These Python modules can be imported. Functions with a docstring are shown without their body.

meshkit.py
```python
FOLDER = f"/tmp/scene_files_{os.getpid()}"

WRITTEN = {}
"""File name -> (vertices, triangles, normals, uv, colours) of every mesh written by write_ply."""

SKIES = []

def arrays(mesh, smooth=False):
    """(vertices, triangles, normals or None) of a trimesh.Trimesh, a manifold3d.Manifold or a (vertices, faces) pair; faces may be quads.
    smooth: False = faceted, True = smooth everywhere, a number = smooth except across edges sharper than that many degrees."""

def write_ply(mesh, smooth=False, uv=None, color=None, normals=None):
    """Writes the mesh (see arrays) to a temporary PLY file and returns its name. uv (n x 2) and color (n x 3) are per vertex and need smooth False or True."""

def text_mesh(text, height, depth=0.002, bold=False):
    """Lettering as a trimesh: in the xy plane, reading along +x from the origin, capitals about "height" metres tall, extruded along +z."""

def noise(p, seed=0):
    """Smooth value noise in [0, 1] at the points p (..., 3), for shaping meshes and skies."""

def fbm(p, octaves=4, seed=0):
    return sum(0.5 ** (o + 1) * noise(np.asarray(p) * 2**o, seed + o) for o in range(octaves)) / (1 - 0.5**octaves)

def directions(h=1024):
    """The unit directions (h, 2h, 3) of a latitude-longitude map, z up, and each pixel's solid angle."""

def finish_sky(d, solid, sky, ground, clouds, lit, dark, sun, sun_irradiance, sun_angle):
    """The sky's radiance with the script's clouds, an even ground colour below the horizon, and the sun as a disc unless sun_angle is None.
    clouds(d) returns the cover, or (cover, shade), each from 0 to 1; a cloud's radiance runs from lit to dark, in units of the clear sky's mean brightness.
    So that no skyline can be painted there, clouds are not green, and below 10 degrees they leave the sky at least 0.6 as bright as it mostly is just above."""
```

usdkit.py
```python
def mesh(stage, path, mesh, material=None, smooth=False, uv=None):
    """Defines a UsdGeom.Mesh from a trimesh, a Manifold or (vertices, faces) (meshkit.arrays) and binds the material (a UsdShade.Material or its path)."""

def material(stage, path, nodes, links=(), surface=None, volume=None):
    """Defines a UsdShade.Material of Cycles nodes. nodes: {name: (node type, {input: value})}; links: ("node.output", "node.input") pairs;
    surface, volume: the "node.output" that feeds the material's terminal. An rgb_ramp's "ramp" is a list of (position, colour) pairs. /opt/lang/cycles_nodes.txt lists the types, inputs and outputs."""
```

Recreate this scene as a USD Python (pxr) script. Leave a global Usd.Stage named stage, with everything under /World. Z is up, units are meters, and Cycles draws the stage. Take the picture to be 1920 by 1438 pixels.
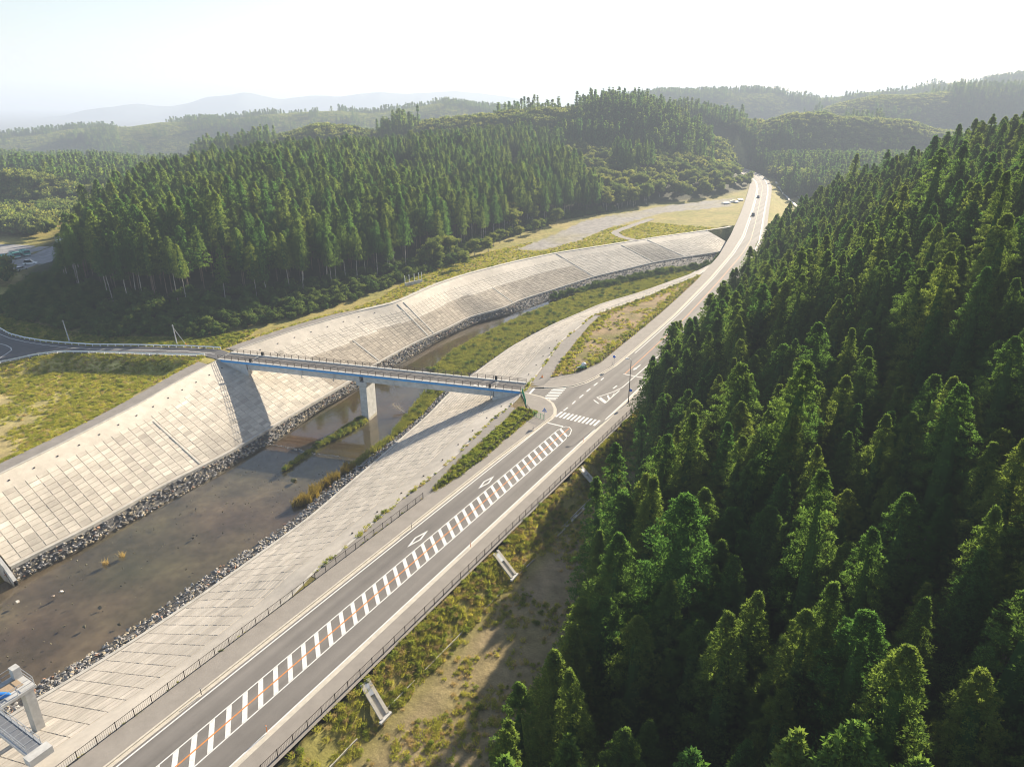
import math, random
import numpy as np, trimesh, shapely, usdkit, meshkit
from shapely.geometry import Polygon, LineString, Point
from pxr import Usd, UsdGeom, UsdLux, UsdShade, Gf, Sdf, Vt

random.seed(7); rng = np.random.default_rng(7)
stage = Usd.Stage.CreateInMemory()
UsdGeom.SetStageUpAxis(stage, 'Z'); UsdGeom.SetStageMetersPerUnit(stage, 1.0)
UsdGeom.Xform.Define(stage, '/World')

# ------------------------------------------------------------------ camera, sky, sun, exposure, haze
PITCH = math.radians(22.0)
camera = UsdGeom.Camera.Define(stage, '/World/camera')
camera.AddTransformOp().Set(Gf.Matrix4d(1, 0, 0, 0, 0, math.sin(PITCH), math.cos(PITCH), 0, 0, -math.cos(PITCH), math.sin(PITCH), 0, 0, 0, 60, 1))
camera.CreateFocalLengthAttr(24.75); camera.CreateHorizontalApertureAttr(36.0)
camera.CreateClippingRangeAttr((0.5, 40000.0)); camera.CreateExposureAttr(1.6)
SUN_EL, SUN_AZ = math.radians(22.0), math.radians(33.5)
sun = UsdLux.DistantLight.Define(stage, '/World/sun')
sun.CreateIntensityAttr(1.25); sun.CreateNormalizeAttr(True); sun.CreateAngleAttr(0.53); sun.CreateColorAttr((1.0, 0.87, 0.68))
_d = Gf.Vec3d(math.sin(SUN_AZ) * math.cos(SUN_EL), math.cos(SUN_AZ) * math.cos(SUN_EL), math.sin(SUN_EL))
_m = Gf.Matrix4d(1); _m.SetRotate(Gf.Rotation(Gf.Vec3d(0, 0, 1), _d)); sun.AddTransformOp().Set(_m)
_sky = usdkit.material(stage, '/World/Looks/sky', {
    's': ('sky_texture', {'sky_type': 'single_scattering', 'sun_disc': False, 'sun_elevation': SUN_EL, 'sun_rotation': SUN_AZ, 'aerosol_density': 1.3, 'air_density': 1.0}),
    'b': ('background_shader', {'strength': 0.054})}, [('s.color', 'b.color')], surface='b.background')
sky = UsdLux.DomeLight.Define(stage, '/World/sky')
UsdShade.MaterialBindingAPI.Apply(sky.GetPrim()).Bind(_sky)
sky.GetPrim().SetCustomDataByKey('kind', 'structure')
HAZE_DENSITY = 0.00028

# surveyed ground plan in metres: (x, y), or (s, n) along and across the road for the river lines
PT = {
    'lev_out': [(50.0, -134.1), (61.5, -136.4), (71.0, -138.7), (84.7, -143.0), (95.1, -146.8), (103.9, -149.0)],
    'lev_crest': [(48.1, -130.2), (59.1, -132.4), (68.8, -134.9), (79.7, -137.4), (88.9, -140.8), (103.4, -144.9), (113.1, -147.9), (134.0, -147.3), (156.9, -144.4), (169.3, -140.6), (194.5, -143.5), (213.6, -142.8), (241.1, -138.1), (265.2, -131.3), (289.5, -120.5), (322.7, -106.1), (366.2, -84.4)],
    'lev_toe': [(40.7, -116.5), (47.7, -116.5), (53.5, -116.5), (67.3, -118.2), (84.0, -118.4), (99.0, -120.4), (124.6, -123.7), (142.8, -127.0), (161.6, -128.8), (178.2, -128.6), (194.4, -129.6), (209.0, -124.8), (221.5, -124.6), (262.9, -114.2), (281.1, -106.7), (298.7, -99.5), (330.9, -80.1)],
    'lev_rock': [(40.8, -114.8), (46.9, -114.8), (55.1, -114.6), (64.7, -115.0), (75.8, -115.1), (88.9, -117.5), (96.9, -117.3), (114.9, -121.8), (122.7, -122.1), (150.3, -124.9), (175.1, -127.9), (195.9, -127.7), (219.4, -119.6), (239.9, -115.1), (265.0, -104.9), (277.3, -98.7), (287.5, -93.2), (306.3, -78.2)],
    'veg_w': [(151.9, -113.3), (165.8, -116.7), (179.3, -117.0), (199.2, -116.8), (222.2, -114.4)],
    'veg_e': [(152.0, -101.8), (173.2, -104.0), (192.6, -104.9), (212.5, -101.6), (228.0, -99.2), (253.7, -91.4), (266.4, -85.9), (292.8, -78.7)],
    'e_toe': [(27.1, -84.5), (30.5, -84.1), (35.4, -83.7), (44.1, -83.5), (55.0, -83.8), (64.4, -84.4), (75.1, -85.1), (85.4, -86.9), (96.0, -88.5), (109.7, -91.0), (121.7, -93.0), (133.7, -96.2), (150.4, -98.4), (174.1, -100.8), (201.3, -100.2), (229.8, -95.9), (249.8, -88.7), (286.0, -79.1)],
    'e_rock': [(29.4, -90.0), (38.2, -89.1), (44.6, -88.9), (51.1, -89.8), (57.2, -90.0), (65.0, -89.8), (77.8, -90.2), (85.7, -93.1), (97.0, -93.9), (110.7, -95.4), (123.2, -97.3), (137.3, -101.6), (152.2, -102.0), (173.2, -104.0), (192.6, -104.9), (212.5, -101.6), (228.0, -99.3), (254.9, -90.5), (292.7, -81.0)],
    'e_crest': [(20.8, -62.5), (23.5, -62.3), (37.4, -61.4), (51.6, -62.5), (54.6, -63.6), (63.0, -63.8), (68.5, -64.5), (74.7, -65.0), (81.9, -65.1), (89.6, -65.4), (98.4, -66.7), (109.5, -68.3), (118.6, -68.6), (131.1, -71.2), (146.8, -74.9), (160.9, -78.4), (172.9, -79.3), (186.4, -81.0), (190.1, -80.3), (212.1, -75.2), (254.7, -68.5)],
    'e_path': [(54.5, -61.8), (63.7, -62.0), (80.6, -62.0), (91.3, -63.9), (101.4, -64.5), (111.1, -65.5), (117.6, -66.4)],
    'e_green': [(81.4, -61.8), (86.1, -61.4), (92.9, -61.1), (106.6, -61.7), (116.5, -62.9)],
    'e_path2': [(136.5, -68.6), (143.4, -70.7), (159.8, -74.2), (179.6, -77.9), (187.8, -78.8)],
    'lot': [(9.2, 151.8), (15.2, 154.9), (21.9, 162.1), (35.8, 187.9), (65.8, 243.3)],
    'rfence': [(-24.0, 49.3), (-21.5, 52.4), (-12.6, 65.7), (4.4, 97.2), (8.8, 105.0), (12.3, 111.4), (18.0, 120.8), (24.1, 131.2), (28.6, 138.5)],
    'gutter': [(38.3, -41.6), (44.5, -42.1), (50.6, -41.5), (54.0, -41.0), (68.9, -41.0), (76.2, -40.8), (82.8, -40.4), (99.9, -39.8)],
    'orange': [(-32.7, 49.3), (-21.0, 69.1), (-24.6, 63.3), (-6.0, 94.7), (-0.5, 105.0), (11.5, 125.5)],
    'orange2': [(26.3, 154.6), (34.9, 170.0)],
    'rwhite': [(-22.9, 57.2), (-5.9, 85.5), (-0.3, 94.7), (4.7, 105.0), (18.0, 127.7)],
    'lwhite': [(-16.8, 86.2), (-8.2, 101.1), (2.4, 120.1), (-38.6, 49.3), (-26.2, 70.6)],
    'lcurbtop': [(-18.1, 86.3), (1.8, 123.2)],
    'hatchL': [(-34.3, 49.5), (-1.8, 105.6), (2.9, 114.0), (9.1, 124.9), (10.2, 125.8)],
    'hatchR': [(-31.4, 49.3), (11.7, 123.9), (10.6, 120.9), (5.8, 112.7), (1.2, 105.0)],
    'kerbNW': [(-1.9, 111.8), (6.4, 127.3), (7.9, 129.6), (8.7, 131.6), (8.9, 134.3), (8.5, 137.1), (7.5, 139.2), (6.2, 140.7), (5.1, 141.4), (2.9, 142.7)],
    'kerbN': [(4.2, 146.0), (7.2, 145.8), (10.4, 146.0), (13.6, 146.8), (16.7, 149.0), (19.5, 152.3), (21.7, 155.4), (25.1, 160.3), (31.4, 170.0)],
    'kerbE': [(4.7, 105.0), (9.3, 112.7), (15.1, 122.1), (18.4, 128.2), (24.9, 138.0), (33.4, 153.7)],
    'stripe': [(-6.8, 96.8), (-5.7, 92.7)],
    'stripes_or': [(-6.0, 95.2), (-5.0, 97.1), (-3.9, 98.8), (-2.8, 100.8), (-1.9, 102.8), (-0.8, 104.6), (0.2, 106.5), (1.2, 108.3)],
    'dia1': [(-12.6, 89.4), (-14.4, 87.3), (-14.9, 85.7), (-13.3, 87.1)],
    'dia2': [(-3.1, 105.9), (-4.7, 104.0), (-5.5, 102.1), (-3.7, 103.8)],
    'xw_near': [(9.6, 131.6), (17.1, 127.5)],
    'xw0': [(10.3, 132.6), (9.0, 130.5)],
    'xw10': [(17.8, 128.8), (16.2, 126.3)],
    'xs': [(11.0, 145.4), (8.1, 138.7)],
    'xs_len': [(6.6, 140.0), (9.5, 140.2)],
    'gore': [(18.4, 140.5), (23.0, 143.3), (37.4, 168.0), (19.8, 137.3)],
    'stopL': [(7.6, 127.3), (10.2, 125.8)],
    'stopR': [(26.3, 154.6), (31.3, 151.6)],
    'dash': [(10.7, 133.4), (11.7, 135.1), (12.8, 136.9), (13.6, 138.5), (14.6, 140.2), (15.6, 142.0), (16.5, 143.7), (17.5, 145.5), (18.5, 147.2), (19.5, 148.9), (20.5, 150.6), (21.3, 152.0), (22.6, 145.5), (23.7, 147.2)],
    'arrows': [(28.9, 156.9), (31.3, 160.6), (31.7, 155.2), (34.0, 159.3)],
    'chev': [(17.6, 139.0), (18.4, 137.1)],
    'lamp': [(24.8, 137.6)],
    'trisign': [(6.5, 128.1)],
    'greenfence': [(4.3, 130.5), (6.4, 128.7)],
    'greenfence2': [(1.9, 142.9), (2.6, 139.0), (2.7, 135.5)],
    'roundsign': [(24.6, 159.3)],
    'machine': [(17.0, 157.8)],
    'cone': [(7.0, 152.3)],
    'delin': [(4.1, 123.7), (13.4, 118.9), (24.2, 159.6), (-15.1, 90.1), (-6.0, 85.3), (-33.7, 58.2), (-25.0, 53.3)],
    'box': [(-0.2, 49.8)],
    'steps': [(-16.1, 60.5), (-13.9, 57.9)],
    'steps2': [(-1.8, 84.9), (0.6, 81.3)],
    'steps3': [(12.8, 109.9), (14.8, 105.5)],
    'steps4': [(27.1, 135.2), (28.1, 133.4)],
    'farL': [(85.5, 288.8), (103.8, 336.0), (129.4, 405.4), (154.5, 475.4), (175.7, 536.2), (192.3, 587.5)],
    'farLw': [(91.9, 294.0), (108.4, 332.5), (128.3, 386.2), (142.4, 423.7), (177.1, 523.7), (189.8, 567.8)],
    'farR': [(129.4, 364.5), (150.2, 421.0), (173.1, 482.2), (195.2, 544.9), (204.6, 582.4)],
    'farRw': [(133.4, 381.7), (152.3, 432.0), (182.1, 515.7), (202.6, 587.5)],
    'farO': [(109.5, 324.1), (126.6, 370.8), (143.4, 418.3), (185.1, 536.2)],
    'car1': [(161.7, 472.0)],
    'car2': [(132.9, 395.6)],
    'white_pile': [(132.3, 443.6), (143.0, 472.0), (148.4, 465.4), (142.8, 449.6)],
    'bridge_near': [(-73.2, 164.3), (-34.6, 152.8), (1.9, 143.5)],
    'bridge_far': [(-71.4, 170.3), (-36.1, 160.2), (4.2, 147.2)],
    'bluebeam': [(-71.9, 163.5), (-48.5, 157.4), (-32.2, 151.9), (-26.9, 149.7), (-14.3, 145.7), (-0.3, 141.6)],
    'pier': [(-37.0, 154.7), (-35.5, 154.5), (-33.5, 159.1)],
    'girder_bot_pier': [(-37.1, 152.6), (-34.6, 152.6)],
    'abutL': [(-65.4, 162.0)],
    'abutR': [(-6.3, 143.2), (-5.1, 143.7)],
    'lroad_far': [(-143.9, 189.1), (-137.5, 183.7), (-131.1, 180.2), (-124.7, 177.7), (-118.2, 176.1), (-110.5, 174.6), (-99.9, 174.3), (-89.1, 173.6), (-83.2, 173.2), (-75.3, 172.0)],
    'lroad_near': [(-125.1, 161.3), (-122.8, 163.4), (-120.0, 166.7), (-115.8, 169.0), (-110.0, 169.1), (-102.1, 168.6), (-91.4, 167.5), (-80.5, 166.7), (-77.4, 167.0)],
    'lroad_wfar': [(-140.8, 184.6), (-135.8, 181.1), (-129.8, 178.1), (-123.5, 175.7), (-115.0, 173.2), (-106.5, 172.1), (-96.0, 171.7)],
    'island': [(-135.3, 176.5), (-132.9, 175.2), (-130.3, 173.2), (-128.9, 171.3), (-128.3, 168.2), (-128.0, 165.6)],
    'poles': [(-117.6, 176.9), (-87.9, 174.4), (-85.0, 174.3)],
    'gravel': [(0.9, 300.9), (23.4, 345.3), (38.0, 379.3), (90.0, 433.4), (144.9, 472.9), (132.5, 435.7), (84.5, 405.6), (69.4, 385.6), (51.9, 362.3), (43.7, 346.8), (31.1, 323.5), (12.3, 299.1)],
    'loop': [(74.6, 384.2), (59.2, 360.2), (51.3, 347.1), (49.6, 341.5), (51.1, 332.2), (55.9, 323.9)],
    'bigshrubs': [(-19.5, 264.1), (-12.0, 298.3), (-2.4, 325.9), (13.2, 349.9), (24.6, 374.2)],
    'picket': [(-36.9, 238.2), (-31.8, 243.9)],
    'footbridge': [(-53.7, 55.3), (-46.8, 50.7), (-47.4, 50.1), (-52.6, 53.8)],
    'towerbase': [(-52.5, 57.9), (-53.1, 57.4)],
    'wing': [(-78.8, 92.7)],
    'wing2': [(-80.5, 92.3)],
    'island_veg': [(87.0, -105.0), (92.1, -105.7), (97.4, -106.5), (102.2, -106.3), (107.8, -105.9), (114.1, -106.0)],
    'island_veg_l': [(91.7, -106.3), (95.9, -106.6), (100.5, -107.6), (105.0, -107.4), (111.2, -108.2), (115.1, -109.0)],
    'bank_veg1': [(79.0, -93.1), (81.6, -92.3), (85.9, -94.1)],
    'bank_veg2': [(86.2, -93.7), (88.7, -93.4), (93.1, -93.9), (96.2, -94.2)],
    'bank_veg3': [(98.2, -96.0), (104.4, -96.0), (109.7, -96.6), (114.1, -96.8), (122.8, -98.6)],
    'river_tufts': [(-65.6, 99.0), (-67.3, 96.9)],
    'river_stones': [(-70.3, 89.6), (-75.6, 87.3), (-71.0, 88.7), (-43.9, 124.2)],
    'deadbush': [(-26.3, 157.1)],
    'sill': [(-54.8, 140.5), (-51.1, 139.3), (-47.8, 138.1), (-44.1, 136.5), (-41.3, 135.3), (-37.1, 134.6)],
    'parkcars': [(-186.4, 253.1), (-185.8, 255.9), (-185.2, 259.3), (-184.7, 262.7), (-187.7, 271.9), (-202.9, 279.5), (-202.4, 285.2), (-201.3, 289.9), (-205.4, 303.6)],
    'blockcol': [(-70.7, 104.3), (-70.0, 106.1)],
    'blockrow': [(-70.7, 104.3), (-81.4, 113.5)],
    'mirror': [(5.9, 154.3)],
}
RIDGES = {
    'mid': (640, [(-267, 25), (-231, 28), (-210, 35), (-191, 40), (-166, 47), (-148, 46), (-135, 45), (-115, 40), (-91, 47), (-57, 52), (-21, 55), (11, 59), (33, 60), (48, 60), (84, 62), (108, 62), (126, 57), (150, 48), (173, 37)]),
    'valley': (760, [(118, 45), (150, 56), (175, 55), (207, 50), (257, 46), (283, 53), (317, 54), (327, 50), (356, 49), (398, 47), (429, 38), (482, 33), (552, 33)]),
    'low_left': (1450, [(-1202, -2), (-994, 0), (-907, 4), (-854, 10), (-797, 14), (-739, 14), (-679, 22), (-558, 26), (-471, 36), (-402, 41), (-334, 43), (-277, 38), (-197, 47), (-136, 57), (-64, 48), (0, 42)]),
    'far_right': (1500, [(148, 56), (294, 74), (331, 73), (388, 75), (472, 77), (525, 75), (555, 68), (631, 66), (695, 76), (777, 80), (830, 91), (922, 95), (989, 104), (1132, 112)]),
    'near_right': (1080, [(399, 32), (460, 57), (485, 64), (522, 70), (559, 70), (633, 76), (723, 78), (821, 79)]),
    'front_left': (430, [(-339, 18), (-299, 27), (-280, 27), (-263, 21), (-239, 18), (-207, 21), (-169, 24)]),
}
MOUNTAINS = {
    'a': (6000, [(-5366, -95), (-4090, -103), (-3788, -87), (-3512, -55), (-3334, -16), (-3131, 4), (-2983, 24), (-2733, 4), (-2559, 29), (-2357, 82), (-2243, 82), (-2104, 113), (-2002, 94), (-1851, 55), (-1654, 78), (-1540, 88), (-1347, 74), (-1232, 94), (-1037, 113), (-896, 94), (-672, 106), (-445, 117), (-252, 98), (-42, 74), (169, 43), (423, 4)]),
    'b': (9500, [(-8489, -167), (-7130, -129), (-6453, -113), (-5997, -91), (-5699, -135), (-5124, -186), (-1068, 58), (-400, 83), (-67, 95), (226, 157), (473, 107), (711, 169), (935, 206), (1353, 206), (1594, 261), (1854, 236), (2329, 193), (2631, 224), (2897, 163), (3265, 95), (3796, 151), (4084, 248), (4427, 291), (4788, 236), (5323, 126), (6929, 95)]),
}

TD, ND = np.array([0.5017, 0.8650]), np.array([0.8650, -0.5017])
ZT, ZW = -9.3, -11.3            # foot of the bank blocks, water level; the valley floor climbs gently upstream
def climb(s):
    x = np.clip((np.asarray(s, float) - 190) / 160, 0, 1); return 3.6 * x * x * (3 - 2 * x)
def zt(s): return ZT + climb(s)
def zw(s): return ZW + climb(s)

def sn(s, n, z=None):
    s, n = np.asarray(s, float), np.asarray(n, float)
    xy = s[..., None] * TD + n[..., None] * ND
    return xy if z is None else np.concatenate([xy, np.broadcast_to(np.asarray(z, float), xy.shape[:-1])[..., None]], -1)

def curve(pts):
    p = np.array(sorted(pts)); sl = (p[1:, 1] - p[:-1, 1]) / (p[1:, 0] - p[:-1, 0])
    def f(s):
        s = np.asarray(s, float); v = np.interp(s, p[:, 0], p[:, 1])
        k0 = np.clip((p[3, 1] - p[0, 1]) / (p[3, 0] - p[0, 0]), -.3, .3)
        return np.where(s < p[0, 0], p[0, 1] + (s - p[0, 0]) * k0, v)
    return f

def smoothed(f, a, b, w=9.0):
    g = np.arange(a - 40, b + 40, 1.5); v = f(g); k = np.exp(-np.linspace(-2, 2, int(2 * w / 1.5) + 1) ** 2); k /= k.sum()
    pad = len(k) // 2; v = np.convolve(np.pad(v, pad, mode='edge'), k, 'valid')
    return lambda s: np.interp(s, g, v)

cv = {k: curve(PT[k]) for k in ('lev_out', 'lev_crest', 'lev_toe', 'lev_rock', 'veg_w', 'veg_e', 'e_toe', 'e_rock', 'e_crest', 'e_path', 'e_green', 'e_path2')}
LC = smoothed(cv['lev_crest'], 0, 370); LT = smoothed(cv['lev_toe'], 0, 350); LR = smoothed(cv['lev_rock'], 0, 350)
EC = smoothed(cv['e_crest'], 0, 256, 5); ET = smoothed(cv['e_toe'], 0, 295); ER = smoothed(cv['e_rock'], 0, 300)
C = smoothed(curve([(-60, -53), (0, -53), (60, -53), (90, -53), (120, -53), (147, -54.6), (165, -55.0), (200, -56.2), (250, -59.6), (300, -63.6), (335, -67.8), (384, -76.5), (434, -85.8), (500, -98), (557, -109), (600, -120), (640, -134), (680, -152), (740, -190)]), -60, 740, 14)
RW = smoothed(curve([(-60, -48.4), (0, -48.4), (60, -48.4), (120, -48.4), (165, -48.5), (200, -50.0), (250, -54.2), (300, -59.2), (335, -64.0), (384, -73), (434, -82.3), (500, -94.3), (557, -105.2), (600, -116), (640, -130), (680, -148), (740, -186)]), -60, 740, 14)
_KL = smoothed(curve([(150, -58.7), (163, -58.7), (200, -59.9), (250, -63.2), (300, -67.8), (342, -73.2), (398, -83.0), (438, -90.2), (490, -99.8), (542, -110), (586, -120.6), (640, -138.5), (680, -156.5), (740, -195)]), 150, 740, 14)
KL = lambda s: np.where(np.asarray(s) < 130, -58.75, np.where(np.asarray(s) < 152, -58.7, _KL(s)))
FL = smoothed(curve([(140, -62.6), (163, -62.8), (200, -63.9), (243, -66.4), (293, -71.2), (343, -78.9), (416, -91.6), (489, -105.2), (552, -117.5), (605, -129.0), (640, -143), (680, -161), (740, -200)]), 140, 740, 14)
KR = lambda s: RW(s) + 0.5
FR = smoothed(curve([(-60, -45.0), (0, -45), (80, -45), (136, -45), (165, -45.3), (200, -46.9), (250, -51.3), (300, -56.6), (335, -61.6), (384, -70.6), (434, -79.9), (500, -91.9), (557, -102.6), (600, -113.4), (640, -127), (680, -145), (740, -183)]), -60, 740, 14)

# ------------------------------------------------------------------ helpers
LOOKS = '/World/Looks/'
def mat(name, nodes, links=(), surface='p.BSDF', volume=None):
    return usdkit.material(stage, LOOKS + name, nodes, list(links), surface=surface, volume=volume)

used = {}
def free(parent, name):
    k = (parent, name); n = used.get(k, 0); used[k] = n + 1
    return f'{parent}/{name}' if n == 0 else f'{parent}/{name}_{n:03d}'

def info(prim, label=None, cat=None, group=None, kind=None):
    for k, v in (('label', label), ('category', cat), ('group', group), ('kind', kind)):
        if v: prim.SetCustomDataByKey(k, v)
    return prim

def thing(name, label=None, cat=None, loc=(0, 0, 0), rotz=0.0, group=None, kind=None):
    x = UsdGeom.Xform.Define(stage, free('/World', name))
    x.AddTranslateOp().Set(Gf.Vec3d(*map(float, loc)))
    if rotz: x.AddRotateZOp().Set(math.degrees(rotz))
    return info(x.GetPrim(), label, cat, group, kind)

def put(path, mesh, m, smooth=False):
    p = usdkit.mesh(stage, path, mesh, m, smooth=smooth)
    if isinstance(mesh, tuple) and len(mesh) == 3:
        p.CreateNormalsAttr(Vt.Vec3fArray.FromNumpy(np.ascontiguousarray(mesh[2], np.float32))); p.SetNormalsInterpolation('vertex')
    return p

def obj(name, mesh, m, parent=None, smooth=False, tint=None, label=None, cat=None, group=None, kind=None):
    path = free(str(parent.GetPath()) if parent else '/World', name)
    p = put(path, mesh, m, smooth)
    if tint is not None:
        tint = np.asarray(tint, np.float32)
        if tint.ndim == 1: tint = np.tile(tint, (len(p.GetPointsAttr().Get()), 1))
        UsdGeom.PrimvarsAPI(p).CreatePrimvar('tint', Sdf.ValueTypeNames.Color3fArray, 'vertex').Set(Vt.Vec3fArray.FromNumpy(np.ascontiguousarray(tint)))
    return info(p.GetPrim(), label, cat, group, kind)

class MB:
    """Collects boxes, bars and prisms into one mesh."""
    def __init__(self): self.v, self.f, self.n, self.t = [], [], 0, []
    def add(self, v, f, tint=None):
        v, f = np.asarray(v, float), np.asarray(f, int)
        if f.shape[1] == 4: f = np.vstack([f[:, [0, 1, 2]], f[:, [0, 2, 3]]])
        self.v.append(v); self.f.append(f + self.n); self.n += len(v)
        if tint is not None: self.t.append(np.tile(np.asarray(tint, float), (len(v), 1)))
        return self
    def tm(self, m, tint=None): return self.add(m.vertices, m.faces, tint)
    def box(self, c, size, rotz=0.0, tint=None):
        m = BOXV * (np.asarray(size, float) / 2)
        if rotz: m = m @ rz(rotz).T
        return self.add(m + np.asarray(c, float), BOXF, tint)
    def bar(self, a, b, w, h=None, tint=None):
        a, b = np.asarray(a, float), np.asarray(b, float); h = h or w
        d = b - a; L = np.linalg.norm(d); d = d / max(L, 1e-9)
        u = np.cross(d, [0, 0, 1.0] if abs(d[2]) < .95 else [1.0, 0, 0]); u /= np.linalg.norm(u); w2 = np.cross(u, d)
        v = np.array([(a + b) / 2 + d * x * L / 2 + u * y * w / 2 + w2 * z * h / 2 for x, y, z in BOXV])
        return self.add(v, BOXF, tint)
    def tube(self, pts, r, sides=8, cap=True):
        p = np.asarray(pts, float); r = np.broadcast_to(np.asarray(r, float), (len(p),))
        t = np.gradient(p, axis=0); t /= np.linalg.norm(t, axis=1, keepdims=True) + 1e-12
        ref = np.where(np.abs(t[:, 2:]) < .9, [0, 0, 1.0], [1.0, 0, 0]); a = np.cross(t, ref); a /= np.linalg.norm(a, axis=1, keepdims=True); b = np.cross(t, a)
        an = np.arange(sides) * 2 * np.pi / sides
        v = p[:, None] + r[:, None, None] * (np.cos(an)[None, :, None] * a[:, None] + np.sin(an)[None, :, None] * b[:, None])
        f = []
        for i in range(len(p) - 1):
            for j in range(sides):
                k = (j + 1) % sides; f.append([i * sides + j, i * sides + k, (i + 1) * sides + k, (i + 1) * sides + j])
        v = v.reshape(-1, 3); f = np.array(f); f = np.vstack([f[:, [0, 1, 2]], f[:, [0, 2, 3]]])
        if cap:
            n = len(v); v = np.vstack([v, p[0], p[-1]]); j = np.arange(sides); k = (j + 1) % sides; e = (len(p) - 1) * sides
            f = np.vstack([f, np.stack([k, j, np.full(sides, n)], 1), np.stack([e + j, e + k, np.full(sides, n + 1)], 1)])
        return self.add(v, f)
    def mesh(self): return np.vstack(self.v), np.vstack(self.f)
    def build(self, name, m, parent=None, **k):
        if self.t and 'tint' not in k: k['tint'] = np.vstack(self.t)
        return obj(name, self.mesh(), m, parent, **k)

BOXV = np.array([[-1, -1, -1], [1, -1, -1], [1, 1, -1], [-1, 1, -1], [-1, -1, 1], [1, -1, 1], [1, 1, 1], [-1, 1, 1]], float)
BOXF = np.array([[0, 3, 2, 1], [4, 5, 6, 7], [0, 1, 5, 4], [1, 2, 6, 5], [2, 3, 7, 6], [3, 0, 4, 7]])
def rz(a): c, s = math.cos(a), math.sin(a); return np.array([[c, -s, 0], [s, c, 0], [0, 0, 1.0]])

def sheet(lines):
    """A grid mesh from rows of equally many points."""
    P = np.array(lines); R, N = P.shape[:2]; i, j = np.meshgrid(np.arange(R - 1), np.arange(N - 1), indexing='ij')
    f = np.stack([i * N + j, i * N + j + 1, (i + 1) * N + j + 1, (i + 1) * N + j], -1).reshape(-1, 4)
    v = P.reshape(-1, 3); f = np.vstack([f[:, [0, 1, 2]], f[:, [0, 2, 3]]])
    nz = np.cross(v[f[:, 1]] - v[f[:, 0]], v[f[:, 2]] - v[f[:, 0]])[:, 2].sum()
    return v, f if nz > 0 else f[:, ::-1]

def flat(poly, z, cell=None):
    """Triangulated flat polygon(s); with cell, cut into squares of that size first."""
    mb = MB()
    geoms = [g for g in getattr(poly, 'geoms', [poly]) if g.geom_type == 'Polygon' and g.area > 1e-6]
    for g in geoms:
        parts = [g]
        if cell:
            x0, y0, x1, y1 = g.bounds; parts = []
            for x in np.arange(x0, x1, cell):
                strip = g.intersection(shapely.box(x, y0, x + cell, y1))
                if strip.is_empty: continue
                for y in np.arange(strip.bounds[1], strip.bounds[3], cell):
                    q = strip.intersection(shapely.box(x, y, x + cell, y + cell))
                    parts += [h for h in getattr(q, 'geoms', [q]) if h.geom_type == 'Polygon' and h.area > 1e-4]
        for h in parts:
            v, f = trimesh.creation.triangulate_polygon(h, engine='earcut')
            v = np.c_[v, np.full(len(v), z) if not callable(z) else z(v[:, 0], v[:, 1])]
            if len(f):
                nz = np.cross(v[f[:, 1]] - v[f[:, 0]], v[f[:, 2]] - v[f[:, 0]])[:, 2]
                f = np.where((nz < 0)[:, None], f[:, ::-1], f); mb.add(v, f)
    return mb

def fbm(x, y, s, o=4, seed=0):
    x, y = np.broadcast_arrays(x, y); return meshkit.fbm(np.stack([np.asarray(x, float) / s, np.asarray(y, float) / s, np.zeros(np.shape(x))], -1), o, seed) * 2 - 1

def ramp01(x, a, b):
    t = np.clip((np.asarray(x, float) - a) / (b - a), 0, 1); return t * t * (3 - 2 * t)

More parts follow.
